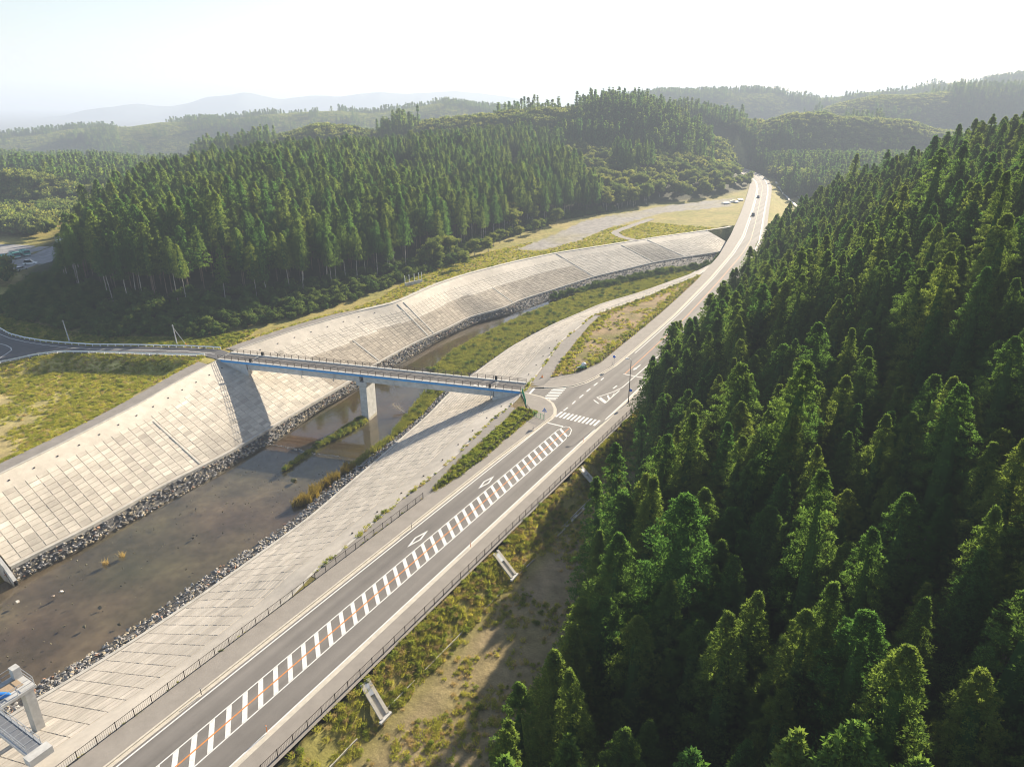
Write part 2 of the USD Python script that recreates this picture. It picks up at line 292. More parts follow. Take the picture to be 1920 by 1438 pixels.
# ------------------------------------------------------------------ materials
def tinted(name, rough=.85, scale=1.5, amount=.25, bump=0.0, bump_scale=8.0, fine=22.0, spec=.3):
    """The mesh's own tint, made uneven by two noises."""
    nodes = {'g': ('geometry', {}), 'a': ('attribute', {'attribute': 'tint'}),
             'n1': ('noise_texture', {'scale': scale, 'detail': 5, 'roughness': .6}), 'n2': ('noise_texture', {'scale': fine, 'detail': 3}),
             'r1': ('map_range', {'from_min': .3, 'from_max': .7, 'to_min': 1 - amount, 'to_max': 1 + amount}), 'r2': ('map_range', {'from_min': .3, 'from_max': .7, 'to_min': 1 - amount * .6, 'to_max': 1 + amount * .6}),
             'm': ('math', {'math_type': 'multiply'}), 'c': ('combine_color', {}), 'x': ('mix_color', {'blend_type': 'multiply', 'fac': 1.0}),
             'p': ('principled_bsdf', {'roughness': rough, 'specular_ior_level': spec})}
    links = [('g.position', 'n1.vector'), ('g.position', 'n2.vector'), ('n1.fac', 'r1.value'), ('n2.fac', 'r2.value'), ('r1.result', 'm.value1'), ('r2.result', 'm.value2'),
             ('m.value', 'c.r'), ('m.value', 'c.g'), ('m.value', 'c.b'), ('a.color', 'x.a'), ('c.color', 'x.b'), ('x.result', 'p.base_color')]
    if bump:
        nodes['n3'] = ('noise_texture', {'scale': bump_scale, 'detail': 4}); nodes['b'] = ('bump', {'distance': bump, 'strength': .8})
        links += [('g.position', 'n3.vector'), ('n3.fac', 'b.height'), ('b.normal', 'p.normal')]
    return mat(name, nodes, links)

def plain(name, col, rough=.6, metal=0.0, amount=.12, scale=3.0, spec=.4):
    lo, hi = [tuple(min(1, c * k) for c in col) for k in (1 - amount, 1 + amount)]
    return mat(name, {'g': ('geometry', {}), 'n': ('noise_texture', {'scale': scale, 'detail': 5, 'roughness': .65}), 'r': ('rgb_ramp', {'ramp': [(.3, lo), (.7, hi)]}),
                      'p': ('principled_bsdf', {'roughness': rough, 'metallic': metal, 'specular_ior_level': spec})},
               [('g.position', 'n.vector'), ('n.fac', 'r.fac'), ('r.color', 'p.base_color')])

M_ground = tinted('ground', .95, .35, .3, .12, 1.6, 5.0, .1)
M_block = tinted('concrete_block', .85, .5, .12, 0, 8, 9.0)
M_bed = tinted('river_bed_silt', .9, .11, .34, 0, 8, .7, .2)
M_stone = tinted('stone', .8, 1.2, .3, .02, 9, 7.0)
M_conc = plain('concrete', (.42, .40, .36), .85, amount=.22, scale=.7)
M_conc2 = plain('bridge_concrete', (.44, .44, .43), .8, amount=.2, scale=1.1)
M_kerb = plain('kerb_concrete', (.50, .46, .39), .85, amount=.15, scale=1.5)
M_walk = plain('pavement_asphalt', (.27, .247, .222), .9, amount=.10, scale=.5, spec=.25)
M_path = plain('path_asphalt', (.23, .213, .196), .9, amount=.16, scale=.4, spec=.25)
M_paint = plain('white_paint', (.66, .66, .64), .6, amount=.14, scale=4.0)
M_orange = plain('orange_paint', (.58, .22, .06), .6, amount=.2, scale=3.0)
M_blue = plain('blue_edge_paint', (.03, .27, .60), .45, amount=.15, scale=1.0)
M_dark = plain('dark_brown_steel', (.045, .032, .026), .5)
M_grey = plain('galvanised_steel', (.42, .44, .46), .45, .5)
M_white = plain('white_steel', (.74, .75, .77), .4, amount=.05)
M_green = plain('green_paint', (.02, .22, .12), .45)
M_lgreen = plain('light_green_paint', (.10, .36, .16), .5)
M_black = plain('black_void', (.012, .012, .012), .9)
M_signblue = plain('sign_blue', (.01, .13, .55), .35, amount=.03)
M_rubber = plain('tyre_rubber', (.02, .02, .02), .8)
M_glass = plain('dark_window_glass', (.02, .025, .03), .08, spec=.8)
M_lamp = plain('lamp_glass', (.75, .77, .78), .2)
M_bark = plain('cedar_bark', (.19, .13, .10), .9, amount=.35, scale=2.5)
M_palebark = plain('pale_bark', (.34, .30, .27), .9, amount=.3, scale=2.0)
M_tarp = plain('blue_tarp', (.02, .16, .50), .4)
M_cone = plain('orange_plastic', (.75, .22, .02), .5)
M_gravelwhite = plain('white_board', (.70, .70, .68), .6)
M_teal = plain('teal_truck_paint', (.10, .34, .29), .4)
M_carwhite = plain('white_car_paint', (.75, .76, .77), .3, amount=.03)
M_carblack = plain('black_car_paint', (.02, .022, .028), .25)
M_carblue = plain('dark_blue_car_paint', (.05, .06, .10), .3)
M_red = plain('red_lamp', (.5, .03, .02), .3)

# worn asphalt: darker wheel tracks along the road come from noise stretched in the road's own direction
M_asphalt = mat('road_asphalt', {
    'g': ('geometry', {}), 'mp': ('mapping', {'rotation': (0, 0, -math.radians(59.9)), 'scale': (1, 1, 1)}), 'ms': ('vector_math', {'math_type': 'multiply', 'vector2': (.02, .55, 1.0)}),
    'n1': ('noise_texture', {'scale': 1.0, 'detail': 2}), 'n2': ('noise_texture', {'scale': .35, 'detail': 6, 'roughness': .65}), 'n3': ('noise_texture', {'scale': 30, 'detail': 2}),
    'a': ('math', {'math_type': 'multiply_add', 'value2': .68}), 'h': ('math', {'math_type': 'multiply', 'value2': .22}), 'b': ('math', {'math_type': 'multiply_add', 'value2': .10}),
    'r': ('rgb_ramp', {'ramp': [(.36, (.135, .126, .118)), (.5, (.175, .163, .152)), (.64, (.215, .20, .186))]}), 'p': ('principled_bsdf', {'roughness': .85, 'specular_ior_level': .3})},
    [('g.position', 'mp.vector'), ('mp.vector', 'ms.vector1'), ('ms.vector', 'n1.vector'), ('g.position', 'n2.vector'), ('g.position', 'n3.vector'),
     ('n2.fac', 'h.value1'), ('n1.fac', 'a.value1'), ('h.value', 'a.value3'), ('n3.fac', 'b.value1'), ('a.value', 'b.value3'), ('b.value', 'r.fac'), ('r.color', 'p.base_color')])

M_water = mat('river_water', {
    'g': ('geometry', {}), 'm': ('mapping', {'scale': (1.0, 1.0, 1.0)}), 'n': ('noise_texture', {'scale': 1.3, 'detail': 4, 'roughness': .55, 'distortion': .4}), 'n2': ('noise_texture', {'scale': .07, 'detail': 2}),
    'r': ('map_range', {'from_min': .35, 'from_max': .65, 'to_min': .15, 'to_max': 1.0, 'clamp': True}), 'b': ('bump', {'distance': .014}),
    'f': ('fresnel', {'IOR': 1.48}), 'up': ('math', {'math_type': 'subtract', 'value1': 1.0}), 'fm': ('math', {'math_type': 'multiply'}), 't': ('transparent_bsdf', {'color': (.90, .86, .76)}), 'gl': ('glossy_bsdf', {'roughness': .02, 'color': (1, 1, 1)}), 'x': ('mix_closure', {})},
    [('g.position', 'm.vector'), ('m.vector', 'n.vector'), ('g.position', 'n2.vector'), ('n2.fac', 'r.value'), ('r.result', 'b.strength'), ('n.fac', 'b.height'), ('b.normal', 'gl.normal'), ('b.normal', 'f.normal'),
     ('g.backfacing', 'up.value2'), ('f.fac', 'fm.value1'), ('up.value', 'fm.value2'), ('fm.value', 'x.fac'), ('t.BSDF', 'x.closure1'), ('gl.BSDF', 'x.closure2')], surface='x.closure')

def leaf(name, lo, hi, trans=.38, patch=.12, third=None):
    """Foliage: hue varies from plant to plant and, gently, across the stand; leaves let light through."""
    nodes = {'g': ('geometry', {}), 'o': ('object_info', {}), 'n': ('noise_texture', {'scale': patch, 'detail': 3}), 'k': ('math', {'math_type': 'multiply', 'value2': .55}),
             'a': ('math', {'math_type': 'multiply_add', 'value2': .45}), 'i': ('math', {'math_type': 'multiply_add', 'value2': .3, 'value3': -.15}), 'c': ('math', {'math_type': 'add', 'use_clamp': True}),
             'r': ('rgb_ramp', {'ramp': [(.15, lo), (.85, hi)] if third is None else [(.1, lo), (.55, hi), (.9, third)]}),
             'br': ('mix_color', {'blend_type': 'multiply', 'fac': 1.0, 'b': (1.25, 1.15, .75)}),
             'd': ('diffuse_bsdf', {}), 't': ('translucent_bsdf', {}), 'x': ('mix_closure', {'fac': trans})}
    return mat(name, nodes, [('g.position', 'n.vector'), ('n.fac', 'k.value1'), ('o.random', 'a.value1'), ('k.value', 'a.value3'), ('g.random_per_island', 'i.value1'), ('a.value', 'c.value1'), ('i.value', 'c.value2'), ('c.value', 'r.fac'),
                             ('r.color', 'd.color'), ('r.color', 'br.a'), ('br.result', 't.color'), ('d.BSDF', 'x.closure1'), ('t.BSDF', 'x.closure2')], surface='x.closure')

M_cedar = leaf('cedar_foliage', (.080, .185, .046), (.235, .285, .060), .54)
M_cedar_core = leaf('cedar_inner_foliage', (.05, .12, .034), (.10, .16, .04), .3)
M_broad = leaf('broadleaf_foliage', (.11, .18, .05), (.25, .285, .08), .52, .2, (.31, .265, .095))
M_pine = leaf('pine_foliage', (.08, .14, .055), (.15, .19, .065), .42)
M_shrub = leaf('shrub_foliage', (.075, .140, .042), (.18, .22, .06), .48, .25)
M_grass = leaf('grass_blades', (.30, .35, .06), (.58, .53, .125), .62, .22)
M_weed = leaf('weed_leaves', (.16, .23, .04), (.36, .38, .08), .5, .3)
M_dry = leaf('dry_grass_blades', (.42, .33, .15), (.55, .44, .23), .45, .3)
M_reed = leaf('reed_blades', (.20, .25, .05), (.40, .37, .09), .5, .15)

# ------------------------------------------------------------------ terrain
cor_l = sn(np.arange(-30, 372, 3.0), LC(np.arange(-30, 372, 3.0))); cor_l[:, :] = cor_l
s_c = np.arange(-30, 372, 3.0)
corridor = Polygon(np.vstack([sn(s_c, np.minimum(LC(s_c) + .2, FR(s_c) - 1)), sn(s_c[::-1], FR(s_c[::-1]) - .35)])).buffer(0)
cor_low = corridor
road_zone = Polygon(np.vstack([sn(np.arange(360, 741, 5.0), FL(np.arange(360, 741, 5.0))), sn(np.arange(740, 359, -5.0), FR(np.arange(740, 359, -5.0)))])).buffer(0)
far_side = np.array(PT['lroad_far']); near_side = np.array(PT['lroad_near'])
left_road = Polygon(np.vstack([[(-175, 222), (-152, 196)], far_side, near_side[::-1], [(-140, 140), (-175, 120)]])).buffer(0)
levee_line = LineString(sn(np.arange(0, 110, 4.0), cv['lev_out'](np.arange(0, 110, 4.0))))
near_line = LineString(np.vstack([[(-175, 120), (-140, 140)], near_side]))
field = Polygon(np.vstack([[(-175, 120), (-140, 140)], near_side, sn(np.arange(104, -1, -4.0), cv['lev_out'](np.arange(104, -1, -4.0))), [(-175, 10)]])).buffer(0)

HR = Polygon(sn(*np.array([(-80, -17), (0, -18), (30, -19.5), (48, -22.6), (60, -27), (66, -27), (76, -27), (94, -32), (112, -38.5), (125, -41.3), (150, -41.8), (200, -43.2), (250, -47.5), (285, -53), (305, -52), (318, -42), (322, -5), (320, 60), (250, 170), (-80, 170)], float).T))
HL = Polygon([(-158, 205), (-135, 192), (-112, 181), (-84, 181), (-64, 198), (-47, 222), (-41, 238), (-32, 254), (-22, 272), (-14, 300), (-2, 330), (14, 354), (26, 378), (42, 396), (92, 440), (146, 482), (176, 530), (190, 570), (210, 620), (240, 680), (150, 820), (-60, 700), (-250, 430), (-205, 300)])
gravel = Polygon(PT['gravel']).buffer(0)
parking = Polygon([(-300, 230), (-196, 246), (-172, 262), (-190, 318), (-320, 345)]).buffer(0)

def dist_in(poly, x, y):
    p = shapely.points(x, y); d = shapely.distance(p, poly.exterior); return np.where(shapely.contains_xy(poly, x, y), d, -d)

def ridge(key, x, y, th, front, back):
    D, pts = RIDGES[key]; p = np.array(pts); k = np.hypot(x, y) / np.hypot(np.clip(x, p[0, 0], p[-1, 0]), D)
    xs = x * D / np.maximum(y, 60.0); zc = np.interp(xs, p[:, 0], p[:, 1] - th)
    edge = ramp01(xs, p[0, 0] - 60, p[0, 0]) * (1 - ramp01(xs, p[-1, 0], p[-1, 0] + 80))
    off = y - D + 14 * fbm(x, y, 160, 2, 9)
    return (zc + 90) * np.exp(-(off / np.where(off < 0, front, back)) ** 2) * edge - 90

def terrain(x, y):
    x, y = np.asarray(x, float), np.asarray(y, float)
    s, n = x * TD[0] + y * TD[1], x * ND[0] + y * ND[1]
    sc = np.clip(s, -50, 735); dr = n - FR(sc)
    z = -0.12 * np.ones_like(x)
    far = ramp01(y, 520, 1500)
    z = z - 70 * far - 260 * ramp01(y, 1700, 3500)
    # right of the road: verge bank, lower lot, wooded hill
    drop = 2.0 * ramp01(s, 150, 118) + .5 + 6.5 * ramp01(s, 330, 390)
    zr = np.where(dr > 0, -.12 - drop * ramp01(dr, .4, 4.2 + 10 * ramp01(s, 330, 390)), z)
    z = np.where((dr > 0) & (s < 735) & (y < 560), zr, z)
    d = np.maximum(dist_in(HR, x, y), 0); h = .92 * (np.sqrt(d * d + 36) - 6) * np.interp(s, [-20, 30, 70, 120], [.40, .55, .8, 1.0]); z = z + 62 * (1 - np.exp(-h / 62)) * (1 + .10 * fbm(x, y, 40, 3, 3))
    d = np.maximum(dist_in(HL, x, y), 0); cap = 15 + 17 * ramp01(x, -150, 60)
    h = .27 * (np.sqrt(d * d + 25) - 5); z = z + cap * (1 - np.exp(-h / cap)) * (1 + .10 * fbm(x, y, 50, 3, 4))
    # field inside the levee, lower than path and road
    inside = shapely.contains_xy(field, x, y); p = shapely.points(x, y)
    z = np.where(inside, z - 2.6 * ramp01(shapely.distance(p, near_line), .8, 7) * ramp01(shapely.distance(p, levee_line), .3, 6), z)
    # rolling wooded country beyond
    roll = 13 * fbm(x, y, 170, 4, 5) * ramp01(np.hypot(x * .8, y - 120), 260, 520) * (1 - .75 * ramp01(np.abs(n + 100), 120, 0))
    z = z + np.where(shapely.contains_xy(parking, x, y) | shapely.contains_xy(gravel.buffer(6), x, y) | shapely.contains_xy(road_zone.buffer(10), x, y), 0, roll)
    for key, th, fr, bk in (('mid', 15, 150, 130), ('valley', 15, 110, 200), ('low_left', 14, 320, 300), ('far_right', 14, 260, 300), ('near_right', 14, 170, 200), ('front_left', 14, 70, 90)):
        z = np.maximum(z, ridge(key, x, y, th, fr, bk))
    z = np.where(shapely.contains_xy(road_zone.buffer(7), x, y) & (dr < 7), np.minimum(z, -.25), z)
    return z

def axis(segs):
    out = [segs[0][0]]
    for a, b, st in segs: out += list(np.linspace(a, b, max(2, int(round(abs(b - a) / st)) + 1))[1:])
    return np.array(out)
gx = axis([(-9000, -3000, 600), (-3000, -1200, 90), (-1200, -420, 26), (-420, -180, 6), (-180, -100, 2.2), (-100, 70, 1.5), (70, 200, 3.5), (200, 420, 7), (420, 1300, 26), (1300, 3000, 90), (3000, 9000, 600)])
gy = axis([(-160, 15, 12), (15, 150, 1.5), (150, 290, 2.4), (290, 520, 4.5), (520, 900, 11), (900, 1900, 24), (1900, 3600, 110), (3600, 10400, 800)])
X, Y = np.meshgrid(gx, gy); Z = terrain(X.ravel(), Y.ravel()).reshape(X.shape)
micro = .10 * fbm(X, Y, 2.4, 3, 8) * (np.abs(X) < 300) * (Y < 400); Z = Z + micro
low = shapely.contains_xy(cor_low, X.ravel(), Y.ravel()).reshape(X.shape)
Z = np.where(low, -14.5, Z)
S_, N_ = X * TD[0] + Y * TD[1], X * ND[0] + Y * ND[1]
# what covers the ground: bare soil, grass, litter under trees, gravel
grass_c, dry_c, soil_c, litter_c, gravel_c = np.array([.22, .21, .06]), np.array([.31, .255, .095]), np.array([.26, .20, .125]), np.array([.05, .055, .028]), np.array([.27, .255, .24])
mix = np.clip(.5 + .9 * fbm(X, Y, 9, 4, 11), 0, 1)[..., None]
tint = grass_c * (1 - mix) + dry_c * mix
dHR, dHL = dist_in(HR, X.ravel(), Y.ravel()).reshape(X.shape), dist_in(HL, X.ravel(), Y.ravel()).reshape(X.shape)
infield = shapely.contains_xy(field, X.ravel(), Y.ravel()).reshape(X.shape)[..., None]; tint = tint * (1 + .4 * infield)
olive = ((N_ - FR(np.clip(S_, -50, 735)) > 4.0) & (S_ < 130) & (N_ < 40))[..., None]; tint = np.where(olive, tint * .45 + np.array([.13, .115, .05]) * .55, tint)
lot_w = .92 * (ramp01(N_ - FR(np.clip(S_, -50, 735)), 4.5, 7.5) * (S_ < 130) * (N_ < 40))[..., None] * np.clip(.75 + .8 * fbm(X, Y, 6, 4, 12), 0, 1)[..., None]
tint = tint * (1 - lot_w) + soil_c * lot_w
fsoil = (np.clip(fbm(X, Y, 13, 3, 21) * 2.2 - .25, 0, 1) * ramp01(shapely.distance(shapely.points(X.ravel(), Y.ravel()), near_line).reshape(X.shape), 12, 20) * (shapely.contains_xy(field, X.ravel(), Y.ravel()).reshape(X.shape)))[..., None]
tint = tint * (1 - fsoil) + np.array([.30, .24, .14]) * fsoil
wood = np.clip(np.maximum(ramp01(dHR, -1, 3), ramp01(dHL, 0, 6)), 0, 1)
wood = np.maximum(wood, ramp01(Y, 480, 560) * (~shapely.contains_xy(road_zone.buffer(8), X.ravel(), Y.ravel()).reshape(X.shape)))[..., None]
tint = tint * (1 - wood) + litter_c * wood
gr = shapely.contains_xy(gravel, X.ravel(), Y.ravel()).reshape(X.shape)[..., None] * np.clip(.9 + .5 * fbm(X, Y, 12, 3, 31), 0, 1)[..., None]
tint = tint * (1 - gr) + gravel_c * gr
v, f = sheet(np.stack([X, Y, Z], -1))
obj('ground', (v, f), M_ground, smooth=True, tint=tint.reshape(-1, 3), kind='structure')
HAZE_BOTTOM = -420.0

def ground_z(x, y): return terrain(x, y)

# far mountain ranges, real ridges kilometres away
M_mount = plain('mountain_forest', (.05, .07, .045), .95, amount=.3, scale=.004)
for key, (D, pts) in MOUNTAINS.items():
    p = np.array(pts); xs = np.linspace(p[0, 0], p[-1, 0], 220); zc = np.interp(xs, p[:, 0], p[:, 1]); k = np.ones(5) / 5
    zc = np.convolve(np.pad(zc, 2, mode='edge'), k, 'valid') + D * .0009 * fbm(xs, xs * 0, D * .03, 4, 2)
    rows = []
    for dy in (-.22, -.16, -.11, -.07, -.035, 0, .04, .1, .2):
        fall = abs(dy) ** .8 * D * .32
        rows.append(np.c_[xs + 0 * xs, D * (1 + dy) + D * .012 * fbm(xs, xs * 0 + dy * 9000, D * .05, 3, 5), np.maximum(zc - fall * (1 + .35 * fbm(xs, xs * 0 + dy * 4000, D * .04, 3, 6)), -415)])
    obj('mountain_range', sheet(rows), M_mount, smooth=True, kind='structure')

# ------------------------------------------------------------------ river: bed, water
isl = np.array(PT['island_veg'] + PT['island_veg_l'][::-1]); island = Polygon(sn(isl[:, 0], isl[:, 1]))
s_v = np.arange(148, 300, 3.0)
VW = curve(PT['veg_w'] + [(240, -111.2), (262, -105), (285, -97), (299, -92)])
reedbed = Polygon(np.vstack([sn(s_v, VW(s_v)), sn(s_v[::-1], ER(s_v[::-1]) + .5)])).buffer(0)
s_b = np.arange(96, 150, 2.0)
bank_strip = Polygon(np.vstack([sn(s_b, np.interp(s_b, [96, 103, 108, 112, 121, 135, 150], [-94.6, -94.9, -95.8, -96.6, -99.5, -104.5, -111.0])), sn(s_b[::-1], ER(s_b[::-1]) + .4)])).buffer(0)
bs = np.arange(-40, 348, 1.6)
rows = []
for g in np.linspace(0, 1, 26):
    n = (LR(bs) - 2.2) * (1 - g) + (ER(bs) + 2.6) * g; xy = sn(bs, n)
    d = -.55 - .28 * fbm(xy[:, 0], xy[:, 1], 12, 4, 14) - .5 * ramp01(bs, 92, 112) * ramp01(g, .75, .4)
    for poly in (island, reedbed, bank_strip):
        dd = dist_in(poly, xy[:, 0], xy[:, 1]); d = np.maximum(d, np.where(dd > -1.5, .32 - np.maximum(-dd, 0) * .6, -9))
    rows.append(np.c_[xy, zw(bs) + d])
bedz = np.array(rows)
dep = np.clip((bedz[..., 2] - zw(bs)[None]), -1.2, .3)[..., None]
warm_ = ramp01(bs, 84, 100)[None, :, None]; bt = (np.array([.088, .073, .055]) * (1 - warm_) + np.array([.040, .028, .006]) * warm_) * (1 + .55 * fbm(bedz[..., 0], bedz[..., 1], 5, 4, 15)[..., None] * [.92, .95, .85]) + np.array([-.007, .004, -.006]) * (1.6 * fbm(bedz[..., 0], bedz[..., 1], 16, 3, 16)[..., None]); wet = ramp01(dep, .0, .15); bt = bt * (1 - wet) + np.array([.12, .13, .04]) * wet
obj('river_bed', sheet(rows), M_bed, smooth=True, tint=np.clip(bt, .01, 1).reshape(-1, 3), kind='structure')
obj('river_water', sheet([sn(bs, LR(bs) - 1.2, zw(bs)), sn(bs, ER(bs) + 1.2, zw(bs))]), M_water, kind='structure')

# ------------------------------------------------------------------ concrete bank revetments
def bank(name, crest, toe, s0, s1, g0, g1, zc, tones, side):
    """A sloping revetment: slab, rows of separate blocks, foot beam, coping, cross ribs, drain holes."""
    root = thing(name, kind='structure')
    def P(s, g, up=0.0):
        n = crest(s) * (1 - g) + toe(s) * g; q = sn(s, n, zc * (1 - g) + zt(s) * g)
        run = np.abs(toe(s) - crest(s)); sl = (zc - zt(s)) / run; k = 1 / np.sqrt(1 + sl ** 2)
        nrm = np.concatenate([(side * sl * k)[..., None] * ND, k[..., None]], -1); return q + nrm * np.asarray(up)[..., None] if np.ndim(up) else q + nrm * up
    ss = np.arange(s0, s1 + 1e-6, 2.0)
    gs = np.linspace(0, 1.0, 12)
    sl_rows = [P(ss, np.full(len(ss), g), -.042) for g in gs]
    st = np.array([tones(ss, np.full(len(ss), g), True) for g in gs])
    obj('slab', sheet(sl_rows), M_block, root, smooth=True, tint=np.clip(st, 0, 1).reshape(-1, 3))
    blocks = []
    for k in range(len(ss) - 1):
        a, b = ss[k], ss[k + 1]; w = abs(float(toe((a + b) / 2) - crest((a + b) / 2))); L = math.hypot(w, ZT - zc); rows = int(L * (g1 - g0) / .98); 
        ge = np.linspace(g0, g1, rows + 1); jg = .045 / L
        for r in range(rows):
            sa, sb, ga, gb = a + (.032 if side > 0 else .026), b - (.032 if side > 0 else .026), ge[r] + jg, ge[r + 1] - jg
            up = -.01 + .05 * random.random() ** 2
            sq = np.array([sa, sb, sb, sa]); gq = np.array([ga, ga, gb, gb])
            lo = P(sq, gq, -.075); si = np.array([sa + .03, sb - .03, sb - .03, sa + .03]); gi = np.array([ga + .03 / L, ga + .03 / L, gb - .03 / L, gb - .03 / L])
            hi = P(si, gi, up + .02)
            blocks.append((np.vstack([lo, hi]), tones((a + b) / 2, (ga + gb) / 2, False)))
    BF = np.array([[4, 5, 6, 7], [0, 1, 5, 4], [1, 2, 6, 5], [2, 3, 7, 6], [3, 0, 4, 7]])
    if np.cross(blocks[0][0][5] - blocks[0][0][4], blocks[0][0][6] - blocks[0][0][4])[2] < 0: BF = BF[:, ::-1]
    bv = np.array([b[0][4:].mean(0) for b in blocks]); dist = np.linalg.norm(bv - [0, 0, 60.0], axis=1)
    q = bv - [0, 0, 60.0]; wd = q[:, 1] * math.cos(PITCH) - q[:, 2] * math.sin(PITCH); u = q[:, 0] / wd; vv = (-q[:, 1] * math.sin(PITCH) - q[:, 2] * math.cos(PITCH)) / wd
    ok = (np.abs(u) < .722) & (np.abs(vv) < .54); order = np.argsort(np.where(ok, dist, dist + 1e4)); rest = MB()
    for rank, k in enumerate(order):
        v, t = blocks[k]
        if rank < 300: obj('concrete_block', (v, BF), M_block, root, tint=np.clip(t, 0, 1))
        else: rest.add(v, BF, np.clip(t, 0, 1))
    rest.build('concrete_blocks_far', M_block, root, kind='stuff')
    def strip(g, off, w, h, nm, m):
        n0 = P(ss, np.full(len(ss), g), 0); d = side * ND
        a, b = n0.copy(), n0.copy(); a[:, :2] += d * off; b[:, :2] += d * (off + w)
        top = max(0, h); up = np.array([0, 0, h]); dn = np.array([0, 0, -.5])
        obj(nm, sheet([a + dn, a + up, b + up, b + dn]), m, root)
    strip(1.0, -.15, .5, .12, 'foot_beam', M_conc)
    strip(0.0, -.25, .4, .05, 'coping', M_conc)
    return root, P

def left_tones(s, g, base):
    s, g = np.asarray(s, float), np.asarray(g, float); sh = s.shape
    c = np.array([.455, .415, .355]) * np.ones(sh + (1,)); jit = 1.0
    n1 = fbm(s * .8 + 3, g * 30, 9, 3, 41); n2 = fbm(s + 90, g * 26, 22, 3, 42)
    lum = 1.0 + .16 * n1 + .2 * n2
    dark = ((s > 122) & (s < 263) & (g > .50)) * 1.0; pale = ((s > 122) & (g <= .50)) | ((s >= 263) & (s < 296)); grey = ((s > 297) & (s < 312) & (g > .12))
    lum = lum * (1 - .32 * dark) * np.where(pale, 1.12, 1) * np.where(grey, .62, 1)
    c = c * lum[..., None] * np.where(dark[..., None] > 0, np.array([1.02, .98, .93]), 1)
    if base: return c * np.where(g > .2, .93, 1.0)[..., None]
    amp = np.where(pale, .04, .095); r = random.gauss(0, 1); j = 1 + amp * r + (.16 if random.random() < .10 and not pale else 0)
    return np.asarray(c * j).ravel()[:3]

def right_tones(s, g, base):
    s, g = np.asarray(s, float), np.asarray(g, float); n1 = fbm(s * .35, g * 60, 7, 3, 51); n2 = fbm(s, g * 20, 25, 3, 52)
    c = np.array([.46, .42, .365]) * (1 + .17 * n1 + .17 * n2)[..., None]
    if base: return c * np.where(g > .22, .86, 1.02)[..., None]
    return np.asarray(c * (1 + random.gauss(0, .07))).ravel()[:3]

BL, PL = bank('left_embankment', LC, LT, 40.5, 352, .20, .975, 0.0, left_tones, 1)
BR, PR = bank('right_embankment', EC, ET, -24, 290, .24, .975, 0.0, right_tones, -1)

def rib(root, P, s, w=.45, g0=.0, g1=1.0, name='cross_rib', h=.12):
    g = np.linspace(g0, g1, 14); rows = [P(np.full(14, s - w / 2), g, -.1), P(np.full(14, s - w / 2), g, h), P(np.full(14, s + w / 2), g, h), P(np.full(14, s + w / 2), g, -.1)]
    obj(name, sheet(rows), M_conc, root)
for s in (78.0,): rib(BL, PL, s, .4, .27, .97)
for s, g0 in ((144.0, .5), (169.5, .06), (172.5, .06), (216.0, .5), (263.5, .03), (297.0, .1), (313.0, .05)): rib(BL, PL, s, .5, g0, .98)
def holes(root, P, svals, g):
    for s in svals:
        p = P(np.array([s]), np.array([g]), .03)[0]; m = trimesh.creation.cylinder(.16, .12, sections=10); m.apply_translation(p); obj('drain_hole', m, M_black, root)
holes(BL, PL, np.r_[np.arange(44, 104, 4.6), np.arange(112, 165, 6.0)], .115)
holes(BR, PR, np.r_[np.arange(66, 120, 6.5), np.arange(131, 170, 6.5)], .10)

# rock toe protection: individual stones
def rocks(name, toe, rock, s0, s1, count, s_near, warm):
    root = thing(name, kind='structure'); cand = []
    for _ in range(count):
        s = random.uniform(s0, s1); t = random.random(); n = float(toe(s)) * (1 - t) + float(rock(s)) * t
        cand.append((s, t, n, random.uniform(.18, .38)))
    cand.sort(key=lambda c: abs(c[0] - s_near)); rest = MB()
    base = [sn(np.arange(s0, s1, 3.0), toe(np.arange(s0, s1, 3.0)), zt(np.arange(s0, s1, 3.0)) - .3), sn(np.arange(s0, s1, 3.0), rock(np.arange(s0, s1, 3.0)), zw(np.arange(s0, s1, 3.0)) - .45)]
    obj('rock_backing', sheet(base), M_stone, root, tint=(.09, .085, .08))
    for k, (s, t, n, r) in enumerate(cand):
        q = rng.normal(size=(9, 3)); q /= np.linalg.norm(q, axis=1, keepdims=True); q *= rng.uniform(.75, 1.1, (9, 1)) * [1.25, .95, .7] * r
        a = random.random() * 6.28; hull = trimesh.PointCloud(q @ rz(a).T).convex_hull
        v = hull.vertices + np.append(sn(s, n), zt(s) * (1 - t) + zw(s) * t + .02 + .12 * random.random() - .2)
        wt = random.random(); col = np.array([.26, .25, .24]) * random.uniform(.7, 1.25)
        if wt < warm: col = np.array([.34, .29, .21]) * random.uniform(.7, 1.2)
        if wt > .95: col = np.array([.27, .16, .11]) * random.uniform(.7, 1.2)
        if k < 300: obj('rock', (v, hull.faces), M_stone, root, tint=col)
        else: rest.add(v, hull.faces, col)
    rest.build('rocks_far', M_stone, root, kind='stuff')
rocks('left_rock_toe', LT, LR, 39.5, 344, 3700, 45, .45)
rocks('right_rock_toe', lambda s: ET(s) - .3, lambda s: np.minimum(ER(s), ET(s) - 3.0), -5, 236, 3700, 45, .22)

